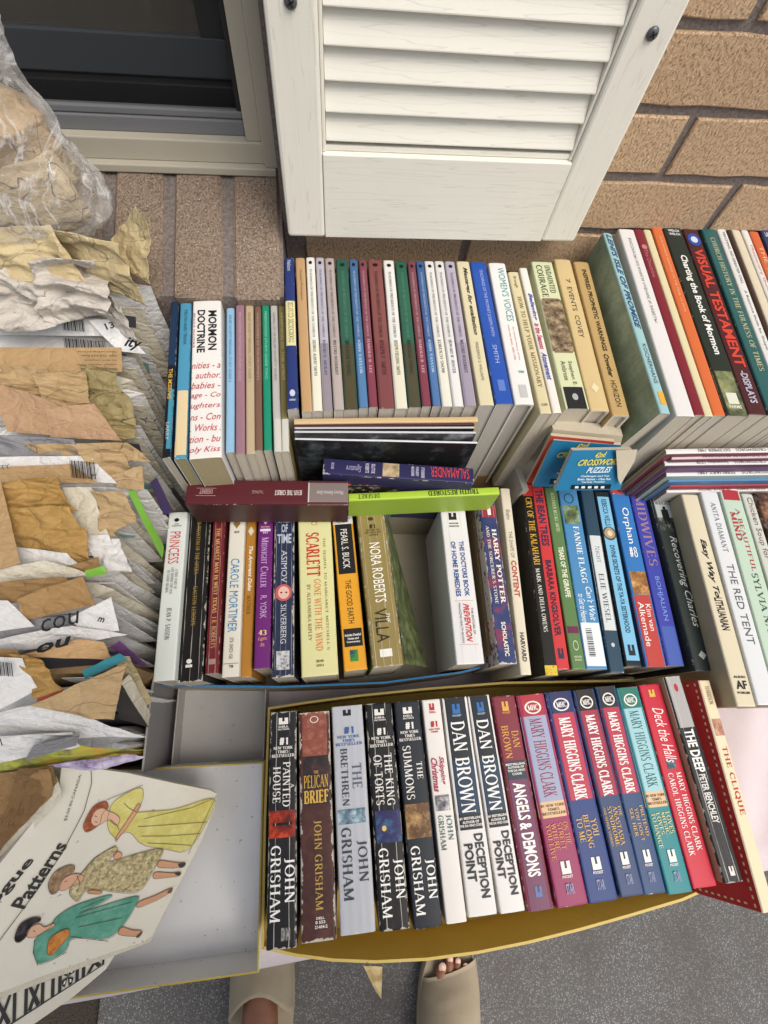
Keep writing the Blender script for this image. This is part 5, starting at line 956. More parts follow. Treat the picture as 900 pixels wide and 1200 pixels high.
E_(150, 560, .662, .018, white_p, 'white envelope with a big barcode over a tan folded flap', sheets=[
  ('paper_flap', [(-12, 536), (105, 534), (138, 566), (-12, 560)], (.678, .668), white_p, .0015), ('paper_flap', [(-12, 548), (82, 543), (116, 566), (-12, 564)], (.682, .672), kraft_p, .0015)],
  bars=(83, 540, 112, 560, .682), words=[('PRETTY', (-16, 556), (14, 549), .2, .684, '3a3c40', 'n')])
E_(172, 575, .652, .018, white_p, 'white envelope with a violet shape and black sewing marks near its corner', face=purp, sheets=[('tissue_paper', [(132, 556), (166, 546), (170, 572), (138, 570)], (.668, .66), tan_p, .003), ('printed_patch', [(176, 566), (184, 560), (203, 600), (192, 604)], (.64, .60), plain('3c2c58', .5), 0)])
E_(146, 598, .656, .02, cream_p, 'cream envelope with balled tan tissue next to a lime green strip', sheets=[
  ('tissue_paper', [(110, 578), (148, 576), (160, 610), (126, 632)], (.676, .664), tan_p, .008), ('green_strip', [(150, 576), (158, 574), (192, 640), (190, 655)], (.662, .60), lime, .001), ('paper_flap', [(74, 572), (108, 572), (130, 632), (92, 634)], (.678, .664), cream_p, .002)])
E_(134, 626, .662, .022, cream_p, 'cream envelope stuffed with mustard tissue, fifth part down the box', sheets=[
  ('tissue_paper', [(5, 566), (68, 560), (92, 600), (10, 600)], (.688, .680), must_p, .008), ('tissue_paper', [(10, 594), (88, 592), (118, 662), (22, 642)], (.690, .668), must_p, .007), ('kraft_board', [(-14, 562), (1, 562), (24, 660), (-14, 672)], (.70, .69), kraft_p, .0005)])
E_(134, 640, .656, .02, white_p, 'white envelope with small navy printing right of the mustard tissue', sheets=[
  ('paper_flap', [(84, 628), (128, 626), (136, 646), (100, 652)], (.670, .66), white_p, .002), ('tissue_paper', [(102, 632), (140, 632), (158, 668), (120, 668)], (.666, .658), white_p, .004)])
E_(133, 666, .652, .024, white_p, 'puffy white envelope below the lime green scrap', sheets=[
  ('tissue_paper', [(20, 640), (80, 646), (100, 664), (22, 668)], (.678, .668), white_p, .003), ('tissue_paper', [(70, 662), (116, 652), (120, 670), (80, 674)], (.674, .668), brown_p, .005), ('green_strip', [(100, 668), (122, 662), (126, 672), (103, 677)], (.678, .674), lime, .0015)])
E_(134, 690, .654, .024, cream_p, 'cream envelope with a folded wad of brown tissue', sheets=[
  ('paper_flap', [(-12, 668), (52, 656), (108, 674), (-12, 686)], (.686, .676), cream_p, .002), ('tissue_paper', [(-12, 684), (80, 676), (104, 694), (-12, 712)], (.684, .676), brown_p, .006), ('folded_tissue', [(22, 700), (98, 674), (116, 706), (24, 726)], (.690, .680), paper('b08c5c', '8e6c40'), .003)])
E_(134, 706, .656, .02, white_p, 'white envelope with a black scribbled word and a clipped white corner', sheets=[
  ('paper_flap', [(-12, 704), (10, 704), (42, 734), (-12, 742)], (.690, .680), white_p, .0015), ('paper_flap', [(-12, 728), (100, 720), (104, 742), (-12, 748)], (.676, .67), grey_p, .002), ('paper_flap', [(80, 724), (132, 698), (140, 740), (100, 742)], (.68, .67), white_p, .002)],
  words=[('cou', (52, 740), (98, 728), .34, .683, '1c1c20', 'i'), ('m', (116, 727), (124, 729), .7, .685, '2a2a2c', 'bi')])
E_(132, 742, .648, .02, white_p, 'white envelope with a violet corner above the rolled teal paper', sheets=[
  ('paper_flap', [(-12, 748), (85, 732), (150, 744), (-12, 764)], (.682, .670), white_p, .002), ('printed_patch', [(128, 757), (140, 750), (176, 782), (150, 776)], (.668, .62), purp, .001)], words=[('ou', (46, 765), (88, 753), .26, .684, '141418', 'bi')])
E_(128, 776, .650, .022, kraft_p, 'kraft envelope open at the top with dark inside and a rolled teal sheet', sheets=[
  ('paper_flap', [(20, 768), (92, 749), (122, 752), (132, 772)], (.682, .672), paper('cda87a', 'b48e60'), .002), ('paper_flap', [(-12, 772), (100, 768), (140, 776), (-12, 790)], (.676, .668), dark_, .001),  # the dark sheet stands in for the shaded inside of the envelope
  ('rolled_sheet', [(96, 786), (140, 766), (149, 772), (100, 796)], (.688, .682), teal_, .001), ('rolled_sheet', [(134, 768), (152, 768), (178, 822), (160, 836)], (.684, .60), paper('d2c29c', 'a8946a'), .001)])
E_(132, 812, .640, .024, white_p, 'white envelope with barcode, golden tissue and a torn tan sheet across it', sheets=[
  ('tissue_paper', [(18, 762), (40, 764), (78, 806), (44, 814)], (.690, .682), must_p, .006), ('tissue_paper', [(-12, 758), (22, 760), (44, 790), (-12, 790)], (.686, .684), brown_p, .004),
  ('paper_flap', [(-12, 768), (26, 770), (46, 808), (-12, 836)], (.694, .684), white_p, .002), ('red_slip', [(44, 812), (74, 808), (72, 818), (44, 822)], (.684, .682), plain('b8442c', .5), .0006),
  ('torn_sheet', [(36, 826), (148, 776), (134, 842), (100, 838)], (.690, .676), tan_p, .003), ('paper_flap', [(-12, 838), (60, 822), (168, 860), (-12, 850)], (.680, .66), white_p, .002)], bars=(-4, 774, 16, 790, .698))
E_(150, 838, .575, .012, dark_, 'black paperback-like sleeve between the torn sheet and the box wall', sheets=[('black_cover', [(130, 802), (140, 800), (174, 852), (140, 842)], (.676, .58), dark_, .0005), ('cream_edge', [(141, 800), (152, 790), (176, 836), (172, 850)], (.672, .58), cream_p, .001)])
E_(152, 862, .570, .02, white_p, 'plain white envelope in front of the dark gap', sheets=[('paper_flap', [(-12, 840), (60, 838), (172, 862), (-12, 866)], (.668, .645), white_p, .002)])
E_(152, 874, .565, .016, white_p, 'white envelope with brush strokes and a grey fold near the front of the box', sheets=[
  ('paper_flap', [(-12, 862), (84, 858), (96, 872), (-12, 894)], (.668, .65), white_p, .0025), ('paper_flap', [(40, 872), (94, 860), (90, 872), (30, 890)], (.672, .656), grey_p, .001)], words=[('/ /', (-2, 876), (8, 868), .8, .674, '2a2a2e', 'bi')])
E_(152, 884, .560, .014, picture('5a2c58', 'c0a83c', 'd8a83c', 30., .1), 'front envelope with a yellow green and purple swirled print', W=.24, sheets=[
  ('printed_sheet', [(-12, 890), (98, 870), (170, 876), (-12, 906)], (.625, .60), picture('6c2c5c', 'a8b044', 'dca040', 42., .1), .003), ('printed_sheet', [(60, 892), (150, 880), (170, 884), (110, 900)], (.612, .6), picture('3c2450', 'b8a8c4', 'dcd4dc', 50., .1), .003)])
# ------------------------------------------------------------------ clear plastic bag of patterns on the sill
def blob(nm, prof_, mat, parent, seed, amp, cen, n=72, rows=60, fr=20., smooth=True, ysq=.42):
    """closed bag shape: prof_ = [(z, radius, x shift)]"""
    vs, fs = [], []
    for j in range(rows + 1):
        t = j / rows * (len(prof_) - 1); k = min(int(t), len(prof_) - 2); f = t - k; a_, b_ = prof_[k], prof_[k + 1]; z, R_, sx = [a_[i] * (1 - f) + b_[i] * f for i in range(3)]
        for i in range(n):
            th = 2 * math.pi * i / n; q = Vector((math.cos(th), math.sin(th), z * 9 + seed)); am = amp * min(1, R_ / .05)
            rr_ = R_ + am * ((1 - abs(noise.noise(q * 1.6)) * 2) * .9 + (1 - abs(noise.noise(q * 3.7 + Vector((5, 0, 0)))) * 2) * .5 + noise.noise(q * 9) * .35 - .5)
            vs.append((cen.x + sx + rr_ * math.cos(th), cen.y + rr_ * math.sin(th) * ysq, z))
    for j in range(rows):
        for i in range(n): fs.append((j * n + i, j * n + (i + 1) % n, (j + 1) * n + (i + 1) % n, (j + 1) * n + i))
    fs += [tuple(range(n - 1, -1, -1)), tuple(range(rows * n, rows * n + n))]
    inv = parent.matrix_world.inverted(); return mesh(nm, [inv @ Vector(v) for v in vs], fs, mat, parent, smooth=smooth)
bc = Q(25, 225, .44); bag = at('plastic_bag', (bc.x, bc.y, .69), 'clear crinkled plastic bag full of folded tan and white patterns at upper left', 'bag')
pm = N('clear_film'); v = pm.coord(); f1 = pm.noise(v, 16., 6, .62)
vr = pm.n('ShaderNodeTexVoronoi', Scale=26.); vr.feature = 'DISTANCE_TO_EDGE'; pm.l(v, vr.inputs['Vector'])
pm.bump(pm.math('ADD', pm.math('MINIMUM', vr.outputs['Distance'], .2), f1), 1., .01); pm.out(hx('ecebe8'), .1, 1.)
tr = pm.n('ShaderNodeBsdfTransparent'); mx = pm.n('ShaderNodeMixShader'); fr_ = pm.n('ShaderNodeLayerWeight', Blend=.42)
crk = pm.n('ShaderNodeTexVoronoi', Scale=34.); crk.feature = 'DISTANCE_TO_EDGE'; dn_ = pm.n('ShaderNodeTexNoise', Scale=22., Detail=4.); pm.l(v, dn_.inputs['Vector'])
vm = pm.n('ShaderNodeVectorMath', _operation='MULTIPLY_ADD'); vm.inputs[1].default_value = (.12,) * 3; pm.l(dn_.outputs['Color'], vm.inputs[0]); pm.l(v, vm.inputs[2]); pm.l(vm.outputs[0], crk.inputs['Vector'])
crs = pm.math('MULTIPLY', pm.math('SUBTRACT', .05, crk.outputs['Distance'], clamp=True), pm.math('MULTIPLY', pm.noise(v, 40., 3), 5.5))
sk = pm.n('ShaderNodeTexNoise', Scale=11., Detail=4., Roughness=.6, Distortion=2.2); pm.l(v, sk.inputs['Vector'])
glint_mask = pm.math('MULTIPLY', pm.math('SUBTRACT', .03, pm.math('ABSOLUTE', pm.math('SUBTRACT', sk.outputs['Fac'], .5)), clamp=True), 12.)  # bright glints painted in as whitish streaks of denser film
pm.l(pm.math('ADD', pm.math('ADD', pm.math('MULTIPLY', fr_.outputs['Facing'], .42), .11), glint_mask, clamp=True), mx.inputs[0]); pm.l(tr.outputs[0], mx.inputs[1]); pm.l(pm.b.outputs[0], mx.inputs[2]); pm.l(mx.outputs[0], pm.t.nodes['Material Output'].inputs[0])
Rz = lambda px, py: Q(px, py, .44)
prof_ = []
for px, py, L_ in ((128, 262, .10), (138, 246, .108), (128, 215, .10), (105, 180, .094), (70, 135, .08), (38, 105, .064), (20, 85, .05), (8, 55, .034), (0, 30, .03), (-6, 5, .04), (-6, -20, .05)):
    q = Rz(px, py); prof_.append((q.z, L_ * .88, q.x - L_ - bc.x))
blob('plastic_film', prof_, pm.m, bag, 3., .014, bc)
inn = [(z + .004, R_ * .86, sx) for z, R_, sx in prof_[:6]]
blob('paper_bundle', [(z, R_, sx) for z, R_, sx in inn[:4]], paper('d4c2a0', 'a48c68', lines=.8), bag, 8., .013, bc, smooth=True); blob('paper_bundle', [(inn[2][0] + .01, .07, inn[3][2] - .01), (inn[3][0] + .02, .078, inn[3][2] - .004), (inn[4][0] + .01, .062, inn[4][2] - .01), (inn[5][0], .02, inn[5][2])], tan_p, bag, 15., .012, bc, smooth=True)
# ------------------------------------------------------------------ illustrated envelope and folk-print envelope at the lower left
vA, vB, vC = P(68, 897, .60), P(253, 930, .505), P(0, 1175, .56); vpl = plane3(vA, vB, vC)
k3 = lambda x, y: (x / 2.727, 880 + y / 2.727)
ve = at('illustrated_envelope', PP(90, 1030, vpl) - vpl[1] * .004, 'cream sewing pattern envelope with three drawn women in yellow, multicolour and green dresses', 'envelope')
vp_m = card('e6e1d2', 'd6d0be', 'envelope_paper')
slab('envelope_body', [(-60, 1080), (0, 1012), (40, 962), (68, 935), (72, 900), (84, 897), (150, 906), (205, 918), (246, 926), (254, 930), (252, 946), (236, 986), (205, 1045), (178, 1096), (168, 1104), (130, 1116), (60, 1140), (0, 1163), (-60, 1186)], vpl, .005, vp_m, ve)
slab('envelope_edge', [(-60, 1086), (0, 1016), (42, 966), (84, 897), (150, 906), (250, 930), (240, 975), (176, 1104), (0, 1170), (-60, 1190)], (vpl[0] - vpl[1] * .0052, vpl[1]), .004, cream_p, ve)
leaf('back_flap', [P(-30, 1020, .585), P(66, 908, .605), P(74, 932, .60), P(-20, 1040, .575)], cream_p, ve, (10, 4), .002)
FIG = [
 ('dress', [(360, 155), (455, 107), (458, 150), (440, 185), (425, 195), (500, 190), (560, 185), (690, 140), (680, 190), (600, 328), (520, 310), (450, 300), (415, 255), (385, 262), (375, 285), (345, 255), (340, 215)], picture('c9bd62', 'd6cb74', 'e2d98c', 90., 0.)),
 ('arm', [(440, 165), (452, 170), (430, 205), (400, 250), (380, 272), (370, 290), (366, 278), (395, 235), (425, 190)], ink('d8a07c', 0.)),
 ('hair', [(280, 200), (300, 170), (340, 155), (348, 180), (325, 195), (318, 235), (275, 262), (262, 240)], picture('7c3c24', '9c5030', 'b46c44', 200., 0.)),
 ('face', [(302, 188), (328, 178), (345, 190), (368, 198), (385, 215), (372, 240), (345, 215), (322, 232), (300, 240), (287, 222)], ink('e0b494', 0.)),
 ('dress', [(225, 430), (262, 385), (300, 340), (370, 298), (378, 318), (340, 352), (362, 350), (420, 330), (518, 305), (522, 320), (495, 370), (450, 450), (390, 452), (300, 438), (268, 445), (248, 485), (218, 455)], picture('55664c', 'b8a478', 'dcd6a8', 330., 0.)),
 ('hair', [(150, 420), (175, 380), (220, 360), (240, 365), (235, 385), (200, 402), (185, 450), (160, 458)], picture('6c5038', '94785a', 'b09878', 220., 0.)),
 ('face', [(195, 408), (235, 387), (272, 395), (258, 418), (228, 428), (205, 445), (182, 440)], ink('d8a88a', 0.)),
 ('hand', [(362, 322), (380, 318), (392, 330), (378, 345), (362, 342)], ink('d8a07c', 0.)),
 ('leg', [(505, 345), (545, 352), (590, 357), (583, 370), (540, 372), (498, 370)], ink('d09c78', 0.)), ('leg', [(492, 382), (540, 388), (580, 384), (572, 398), (530, 402), (484, 408)], ink('d09c78', 0.)),
 ('arm', [(285, 440), (330, 445), (318, 456), (275, 452)], ink('d09460', 0.)),
 ('leg', [(440, 478), (490, 462), (550, 432), (543, 450), (500, 475), (432, 502)], ink('d09c78', 0.)), ('leg', [(385, 555), (420, 570), (456, 570), (440, 590), (400, 588), (372, 582)], ink('d09c78', 0.)),
 ('dress', [(175, 530), (235, 490), (350, 455), (362, 462), (300, 498), (240, 520), (300, 500), (446, 455), (440, 480), (400, 550), (345, 605), (225, 590), (212, 640), (150, 672), (120, 682), (105, 640), (110, 600), (130, 580), (160, 562)], picture('4c8c78', '62a08a', '7cb49c', 70., 0.)),
 ('blouse', [(155, 592), (215, 560), (225, 582), (190, 622), (165, 650), (148, 645)], picture('a85c24', 'c8803c', 'd89858', 200., 0.)),
 ('hair', [(45, 590), (60, 550), (100, 528), (132, 528), (128, 542), (100, 553), (85, 590), (62, 610), (48, 606)], picture('141214', '262226', '4a4648', 150., 0.)),
 ('face', [(92, 562), (125, 546), (142, 562), (172, 545), (176, 556), (132, 580), (102, 595), (82, 590)], ink('dcae90', 0.)),
 ('shoe', [(565, 358), (592, 352), (590, 366), (574, 372)], ink('3c3c40', 0.)), ('shoe', [(552, 388), (578, 382), (572, 398)], ink('3c3c40', 0.)), ('shoe', [(530, 450), (552, 430), (546, 452)], ink('6c5c50', 0.)), ('shoe', [(430, 592), (458, 568), (444, 594)], ink('6c4c3c', 0.))]
def chaikin(p, k=2):
    for _ in range(k): p = [q for i in range(len(p)) for q in ((p[i][0] * .78 + p[(i + 1) % len(p)][0] * .22, p[i][1] * .78 + p[(i + 1) % len(p)][1] * .22), (p[i][0] * .22 + p[(i + 1) % len(p)][0] * .78, p[i][1] * .22 + p[(i + 1) % len(p)][1] * .78))]
    return p
for nm, pts, m_ in FIG: on_plane(nm, [k3(*p) for p in chaikin(pts)], vpl, m_, ve, .0004 if nm == 'dress' else (.0010 if nm != 'blouse' else .0014))
def pline(pts, wd, mat, pl=vpl, par=ve, nm='outline', lift=.0016):
    vs, fs = [], []
    for i in range(len(pts) - 1):
        a_, b_ = PP(*pts[i], pl), PP(*pts[i + 1], pl); d_ = (b_ - a_).normalized().cross(pl[1]) * wd / 2; k = len(vs); L3 = pl[1] * (lift + .00002 * (i % 2)); inv = par.matrix_world.inverted()
        vs += [inv @ (v + L3) for v in (a_ - d_, a_ + d_, b_ + d_, b_ - d_)]; fs.append((k, k + 1, k + 2, k + 3))
    return mesh(nm, vs, fs, mat, par)
dk_ = ink('4c4038', 0.)
for nm, pts, m_ in FIG:
    q_ = [k3(*p) for p in chaikin(pts)]; pline(q_ + q_[:1], .00032, ink('6c5a48', 0.), lift=.0018)
pline([k3(*p) for p in [(290, 58), (292, 100), (268, 190), (200, 320), (120, 440), (0, 600), (-60, 680)]], .0006, ink('5c5850', 0.))
for pts in ([(458, 215), (520, 200), (610, 180), (680, 150)], [(440, 240), (520, 235), (660, 225)], [(450, 270), (530, 270), (640, 262)], [(470, 292), (540, 295), (610, 300)], [(395, 165), (410, 180), (430, 190)], [(350, 215), (372, 235), (380, 250)], [(690, 140), (600, 328)],
            [(260, 500), (330, 470)], [(240, 530), (420, 480)], [(250, 560), (390, 530)], [(345, 605), (225, 590)], [(150, 672), (212, 640)], [(110, 600), (105, 640), (120, 682)], [(300, 205), (310, 208)], [(302, 222), (310, 226)], [(205, 415), (214, 412)], [(105, 570), (112, 574)], [(262, 385), (300, 340), (370, 298)], [(340, 155), (455, 107)], [(245, 395), (255, 420), (245, 450)]):
    pline([k3(*p) for p in pts], .0004, dk_)
text_plane('Patterns', k3(78, 505), k3(218, 300), .24, vpl, ink('3a3834', 0.), ve, 'b'); text_plane('Vogue', k3(-60, 560), k3(118, 352), .20, vpl, ink('3a3834', 0.), ve, 'b')
text_plane('$3.50 IN CANADA', k3(214, 222), k3(262, 75), .07, vpl, ink('5c5850', 0.), ve, 'n')
fA = plane3(P(0, 1175, .548), P(130, 1112, .508), P(10, 1205, .545))
fe = at('folk_print_envelope', PP(60, 1160, fA) - fA[1] * .01, 'cream envelope with a black and white folk border under the illustrated one', 'envelope')
slab('envelope_body', [(-60, 1150), (0, 1120), (110, 1080), (136, 1092), (137, 1116), (124, 1136), (86, 1168), (40, 1200), (0, 1228), (-60, 1260)], fA, .014, vp_m, fe)
bkk, wht = ink('1f1e20', .1), ink('e4dfd0', .1)
bt = lambda s, t: (123 - 150 * s + 2 * t * 0 + (-1 + 12 * s * 0) * t, 1110 + 71 * s + (20 + 26 * s) * t)
def fp(sq, m_=bkk, lift=.0006): on_plane('folk_motif', [bt(*p) for p in sq], fA, m_, fe, lift)
fp([(0, 0), (1.2, 0), (1.2, .05), (0, .05)]); fp([(0, .95), (1.2, .95), (1.2, 1), (0, 1)]); fp([(0, 0), (.018, 0), (.018, 1), (0, 1)])
for s0 in (.15, .20, .335, .39, .47, .60, .69, .86, .95): fp([(s0, 0), (s0 + .028, 0), (s0 + .028, 1), (s0, 1)])
for s0, s1 in ((.02, .14), (.5, .60), (.73, .85), (.98, 1.12)):
    fp([(s0, .1), (s0 + .02, .05), (s1, .9), (s1 - .03, .95)]); fp([(s1 - .02, .05), (s1, .1), (s0 + .03, .95), (s0, .9)])
for a_ in range(4):
    an = a_ * math.pi / 2 + .6; c_ = (.285, .5); fp([(c_[0] + .004, c_[1]), (c_[0] + .05 * math.cos(an - .5), c_[1] + .42 * math.sin(an - .5)), (c_[0] + .055 * math.cos(an), c_[1] + .5 * math.sin(an)), (c_[0] + .05 * math.cos(an + .5), c_[1] + .42 * math.sin(an + .5))], bkk, .0008)
    fp([(c_[0] + .02 * math.cos(an), c_[1] + .16 * math.sin(an)), (c_[0] + .036 * math.cos(an - .25), c_[1] + .3 * math.sin(an - .25)), (c_[0] + .044 * math.cos(an), c_[1] + .4 * math.sin(an)), (c_[0] + .036 * math.cos(an + .25), c_[1] + .3 * math.sin(an + .25))], wht, .0013)
# brown tissue pulled out of the illustrated envelope
bt_ = at('tissue_bundle', P(20, 940, .56), 'brown folded tissue bundle between the box and the illustrated envelope', 'tissue paper')
bpy.context.view_layer.update()
leaf('folded_tissue', [P(-20, 905, .60), P(62, 897, .61), P(66, 930, .60), P(-20, 1020, .585)], brown_p, bt_, (22, 12), .005); leaf('folded_tissue', [P(22, 900, .615), P(66, 896, .612), P(70, 915, .605), P(-10, 1010, .59)], paper('8c6a40', '5c4426'), bt_, (18, 10), .003, seed=4); leaf('folded_tissue', [P(-30, 905, .58), P(20, 900, .60), P(0, 960, .58), P(-30, 990, .57)], grey_p, bt_, (10, 8), .003, seed=7)
leaf('under_sheet', [P(-30, 900, .57), P(90, 897, .58), P(110, 1040, .50), P(-30, 1120, .52)], cream_p, bt_, (10, 8), .003, seed=9)
# ------------------------------------------------------------------ person whose sandalled feet show at the bottom edge
skin = N('skin'); f1 = skin.noise(skin.coord(), 60., 4); skin.bump(f1, .15, .001); skinm = skin.out(skin.mix(f1, hx('9a6a50'), hx('80523c')), .5, .4)
suede = N('suede'); f1 = suede.noise(suede.coord(), 260., 5, .7); f2 = suede.noise(suede.coord(), 22., 3)
suede.bump(f1, .4, .0012); suedem = suede.out(suede.mix(f2, hx('b3a58e'), hx('968871')), .9, .15)
pe = at('person', (0, -.5, 0), 'person in beige slip-on sandals standing at the table, only the toes and insteps in view', 'person')
def skinned(nm, nodes, edges, mat, parent, lv=2, root=0):
    m = bpy.data.meshes.new(nm); m.from_pydata([n[:3] for n in nodes], edges, []); o = bpy.data.objects.new(nm, m); C.objects.link(o)
    md = o.modifiers.new('skin', 'SKIN'); sl_ = m.skin_vertices[0].data
    for i, n in enumerate(nodes):
        r_ = n[3]; sl_[i].radius = (r_, r_) if isinstance(r_, (int, float)) else r_; sl_[i].use_root = (i == root)
    sb = o.modifiers.new('sub', 'SUBSURF'); sb.levels = sb.render_levels = lv
    bpy.context.view_layer.update(); dg = bpy.context.evaluated_depsgraph_get(); me = bpy.data.meshes.new_from_object(o.evaluated_get(dg))
    bpy.data.objects.remove(o); me.name = nm; me.materials.clear(); me.materials.append(mat)
    for p in me.polygons: p.use_smooth = True
    o = bpy.data.objects.new(nm, me); C.objects.link(o); o.parent = parent; return o
# body: pelvis root, legs, trunk bent slightly forward, arms reaching to the camera (y relative to -.5)
nd = [(0, -.06, .92, .13), (0, -.05, 1.08, .125), (0, -.01, 1.26, .14), (0, .03, 1.40, .10), (0, .05, 1.47, .052),
      (-.085, -.06, .84, .095), (-.12, -.05, .48, .06), (-.147, -.065, .30, .05), (-.147, -.05, .10, .032), (-.147, -.025, .064, .032), (-.147, .055, .050, .033), (-.147, .125, .038, .026),
      (.085, -.06, .84, .095), (.12, -.06, .48, .06), (.15, -.09, .30, .055), (.152, -.115, .10, .036), (.155, -.095, .062, .035), (.168, -.02, .052, .034), (.178, .055, .038, .024),
      (-.19, .0, 1.37, .055), (-.22, .10, 1.15, .042), (-.13, .30, 1.10, .033), (-.09, .36, 1.09, .028), (.19, .0, 1.37, .055), (.22, .10, 1.15, .042), (.13, .30, 1.10, .033), (.09, .36, 1.09, .028),
      (0, .09, 1.55, .085), (0, .11, 1.64, .09), (0, .11, 1.70, .07)]
ed = [(0, 1), (1, 2), (2, 3), (3, 4), (0, 5), (5, 6), (6, 7), (7, 8), (8, 9), (9, 10), (10, 11), (0, 12), (12, 13), (13, 14), (14, 15), (15, 16), (16, 17), (17, 18), (3, 19), (19, 20), (20, 21), (21, 22), (3, 23), (23, 24), (24, 25), (25, 26), (4, 27), (27, 28), (28, 29)]
skinned('body', nd, ed, skinm, pe)
cloth_m = plain('4a4e58', .85, b=.2, bs=300.)
skinned('trousers', [(0, -.06, .93, .15), (-.088, -.06, .84, .108), (-.12, -.05, .48, .078), (-.147, -.045, .2, .066), (.088, -.06, .84, .108), (.12, -.06, .48, .078), (.15, -.09, .2, .066)], [(0, 1), (1, 2), (2, 3), (0, 4), (4, 5), (5, 6)], cloth_m, pe)
skinned('shirt', [(0, -.05, .95, .145), (0, -.05, 1.08, .14), (0, -.01, 1.26, .155), (0, .02, 1.40, .11), (-.19, .0, 1.375, .068), (-.22, .07, 1.22, .058), (.19, .0, 1.375, .068), (.22, .07, 1.22, .058)], [(0, 1), (1, 2), (2, 3), (3, 4), (4, 5), (3, 6), (6, 7)], plain('8a8f98', .85, b=.2, bs=300.), pe)
skinned('hair', [(0, .07, 1.66, .095), (0, .06, 1.72, .085), (0, .03, 1.60, .07)], [(0, 1), (0, 2)], plain('3a2c22', .6), pe)
for sx in (-1, 1):      # hands: palm, four fingers and a thumb, holding up the camera out of view
    bx_ = sx * .09; nds = [(bx_, .36, 1.09, .026), (bx_ - sx * .02, .40, 1.10, .024)]; eds = [(0, 1)]
    for k in range(4):
        b0 = len(nds); nds += [(bx_ - sx * (.012 + .0 * k), .41, 1.125 - .016 * k, .009), (bx_ - sx * .03, .43, 1.128 - .016 * k, .0085), (bx_ - sx * .045, .425, 1.128 - .016 * k, .0075)]; eds += [(1, b0), (b0, b0 + 1), (b0 + 1, b0 + 2)]
    b0 = len(nds); nds += [(bx_ - sx * .02, .375, 1.125, .011), (bx_ - sx * .035, .385, 1.145, .009)]; eds += [(0, b0), (b0, b0 + 1)]
    skinned('hand', nds, eds, skinm, pe, 1)
def foot_shape(cx_, cy_, ang, L_, W_, z0, z1, taper=0., n=28):
    """foot-sole outline as points (toe towards +y)"""
    pts = []
    for i in range(n):
        t = 2 * math.pi * i / n; y = math.sin(t); x = math.cos(t); wv = W_ / 2 * (1.0 + .14 * y - (.12 if y < 0 else 0) * -y)
        p = Vector((math.copysign(abs(x) ** .75, x) * wv, math.copysign(abs(y) ** .9, y) * L_ / 2, 0)); p.rotate(Matrix.Rotation(ang, 3, 'Z')); pts.append((cx_ + p.x, cy_ + p.y))
    return pts
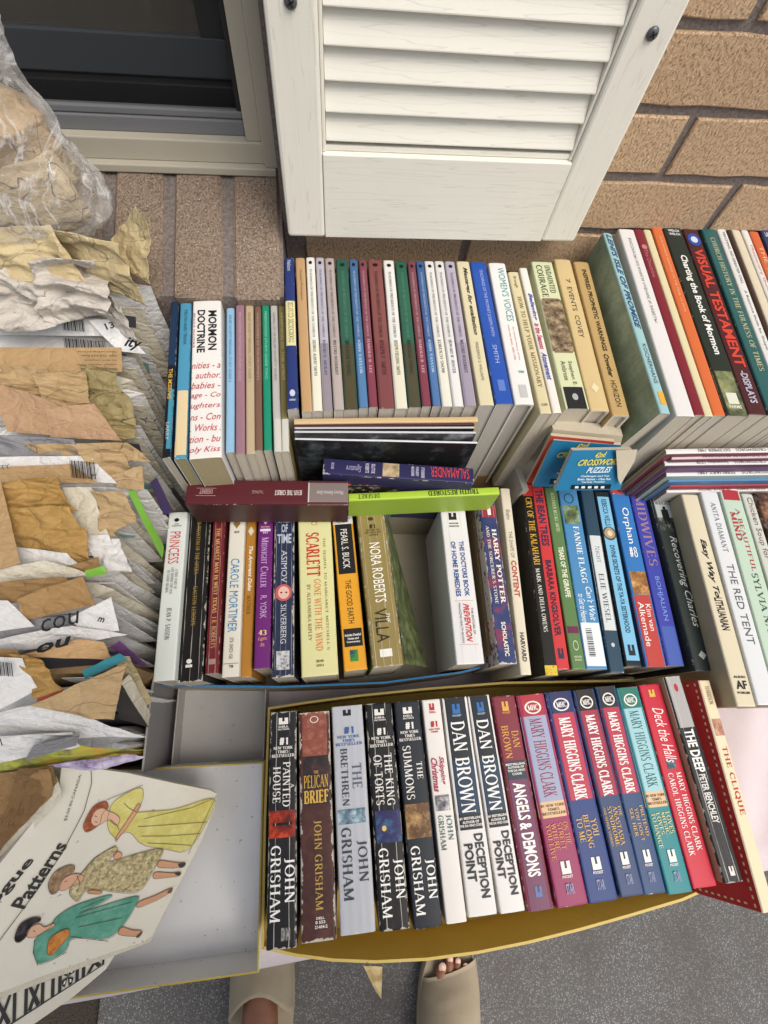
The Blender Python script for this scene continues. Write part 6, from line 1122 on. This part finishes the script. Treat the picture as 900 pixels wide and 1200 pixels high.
def sandal(side_, toe, ang, tag_label, toes):
    """toe = (x, y) of the sole tip in world space"""
    L_, W_ = .265, .104; c = Vector((0, -L_ / 2, 0)); c.rotate(Matrix.Rotation(ang, 3, 'Z')); cx_, cy_ = toe[0] + c.x, toe[1] + c.y; n = 28
    r_ = at('sandal', (cx_, cy_, 0), tag_label, 'sandal', 'slip-on sandals')
    s = foot_shape(0, 0, ang, L_, W_, 0, 0)
    vs = [(x * .97, y * .98, .002) for x, y in s] + [(x, y, .012) for x, y in s] + [(x, y, .024) for x, y in s] + [(x * .96, y * .975, .028) for x, y in s]
    fs = [tuple(range(n - 1, -1, -1)), tuple(range(3 * n, 4 * n))] + [(k * n + i, k * n + (i + 1) % n, (k + 1) * n + (i + 1) % n, (k + 1) * n + i) for k in range(3) for i in range(n)]
    mesh('sole', vs, fs, suedem, r_, smooth=False)
    # wide upper over the forefoot, open at the toe and at the instep
    vs, fs = [], []; a1, a0 = (.118 if toes < 2 else .110), -.005; nu, nv = 16, 14
    for j in range(nv + 1):
        for i in range(nu + 1):
            t = j / nv; th = math.pi * i / nu; ca = math.cos(th)
            dip0 = -.0 + (.045 * math.sin(th) ** 2 if toes < 2 else .03 * math.sin(th) ** 2); y = a0 + dip0 + (a1 - a0 - dip0 - (.03 * (1 + ca) / 2 if toes == 2 else 0)) * t
            hgt = (.062 - .022 * t - .014 * t * t); wv = W_ / 2 * (.985 - .16 * max(0, t - .6) ** 1.2 * 2)
            p = Vector((-wv * ca * (1 + .02 * math.sin(th)), y, .02 + hgt * math.sin(th) ** .8 + noise.noise(Vector((i * .3, j * .4, toes))) * .0015)); p.rotate(Matrix.Rotation(ang, 3, 'Z')); vs.append(tuple(p))
    m1 = (nu + 1) * (nv + 1)
    ns = [(x, y, z - .003) for x, y, z in vs]
    q = lambda j, i: j * (nu + 1) + i
    for j in range(nv):
        for i in range(nu): fs.append((q(j, i), q(j, i + 1), q(j + 1, i + 1), q(j + 1, i))[::-1]); fs.append((m1 + q(j, i), m1 + q(j, i + 1), m1 + q(j + 1, i + 1), m1 + q(j + 1, i)))
    for i in range(nu):
        for j in (0, nv): fs.append((q(j, i), q(j, i + 1), m1 + q(j, i + 1), m1 + q(j, i)))
    mesh('upper', vs + ns, fs, suedem, r_, smooth=True); return r_
lt, rt = (-.147, -.29), (.172, -.362)
sandal(-1, lt, 0., 'left beige suede slip-on sandal under the white box, worn with the instep showing', 0)
sandal(1, rt, math.radians(-8), 'right beige suede slip-on sandal with toes peeking out at its open front', 2)
nail = plain('caa28e', .3)
for k, (tx, ty, rr_) in enumerate(((.148, -.392, .0125), (.163, -.384, .0095), (.176, -.388, .009), (.188, -.396, .0085), (.198, -.408, .008))):
    t_ = skinned('toe', [(tx - .006 * 0, ty - .035 + .5, .036, rr_), (tx + .002, ty - .01 + .5, .037, rr_ * .98), (tx + .004, ty + .5 + .004, .034, rr_ * .8)], [(0, 1), (1, 2)], skinm, pe, 1)
    b = bmesh.new(); bmesh.ops.create_uvsphere(b, u_segments=10, v_segments=6, radius=rr_ * .55); m = bpy.data.meshes.new('toenail'); 
    for v_ in b.verts: v_.co.z *= .25
    b.to_mesh(m); b.free(); m.materials.append(nail); o = bpy.data.objects.new('toenail', m); C.objects.link(o); o.parent = t_; o.location = (tx + .004, ty + .5, .034 + rr_ * .8)
# sliver of gold foil tape hanging under the yellow box rim
tp = at('tape_scrap', P(437, 1132, .455), 'torn gold adhesive tape scrap hanging under the yellow box rim', 'tape')
bpy.context.view_layer.update()
leaf('tape', [P(426, 1131, .462), P(448, 1132, .462), P(447, 1170, .452), P(440, 1160, .452)], picture('8c7448', 'b8a070', 'd8c89c', 60., .2), tp, (4, 4), .001)
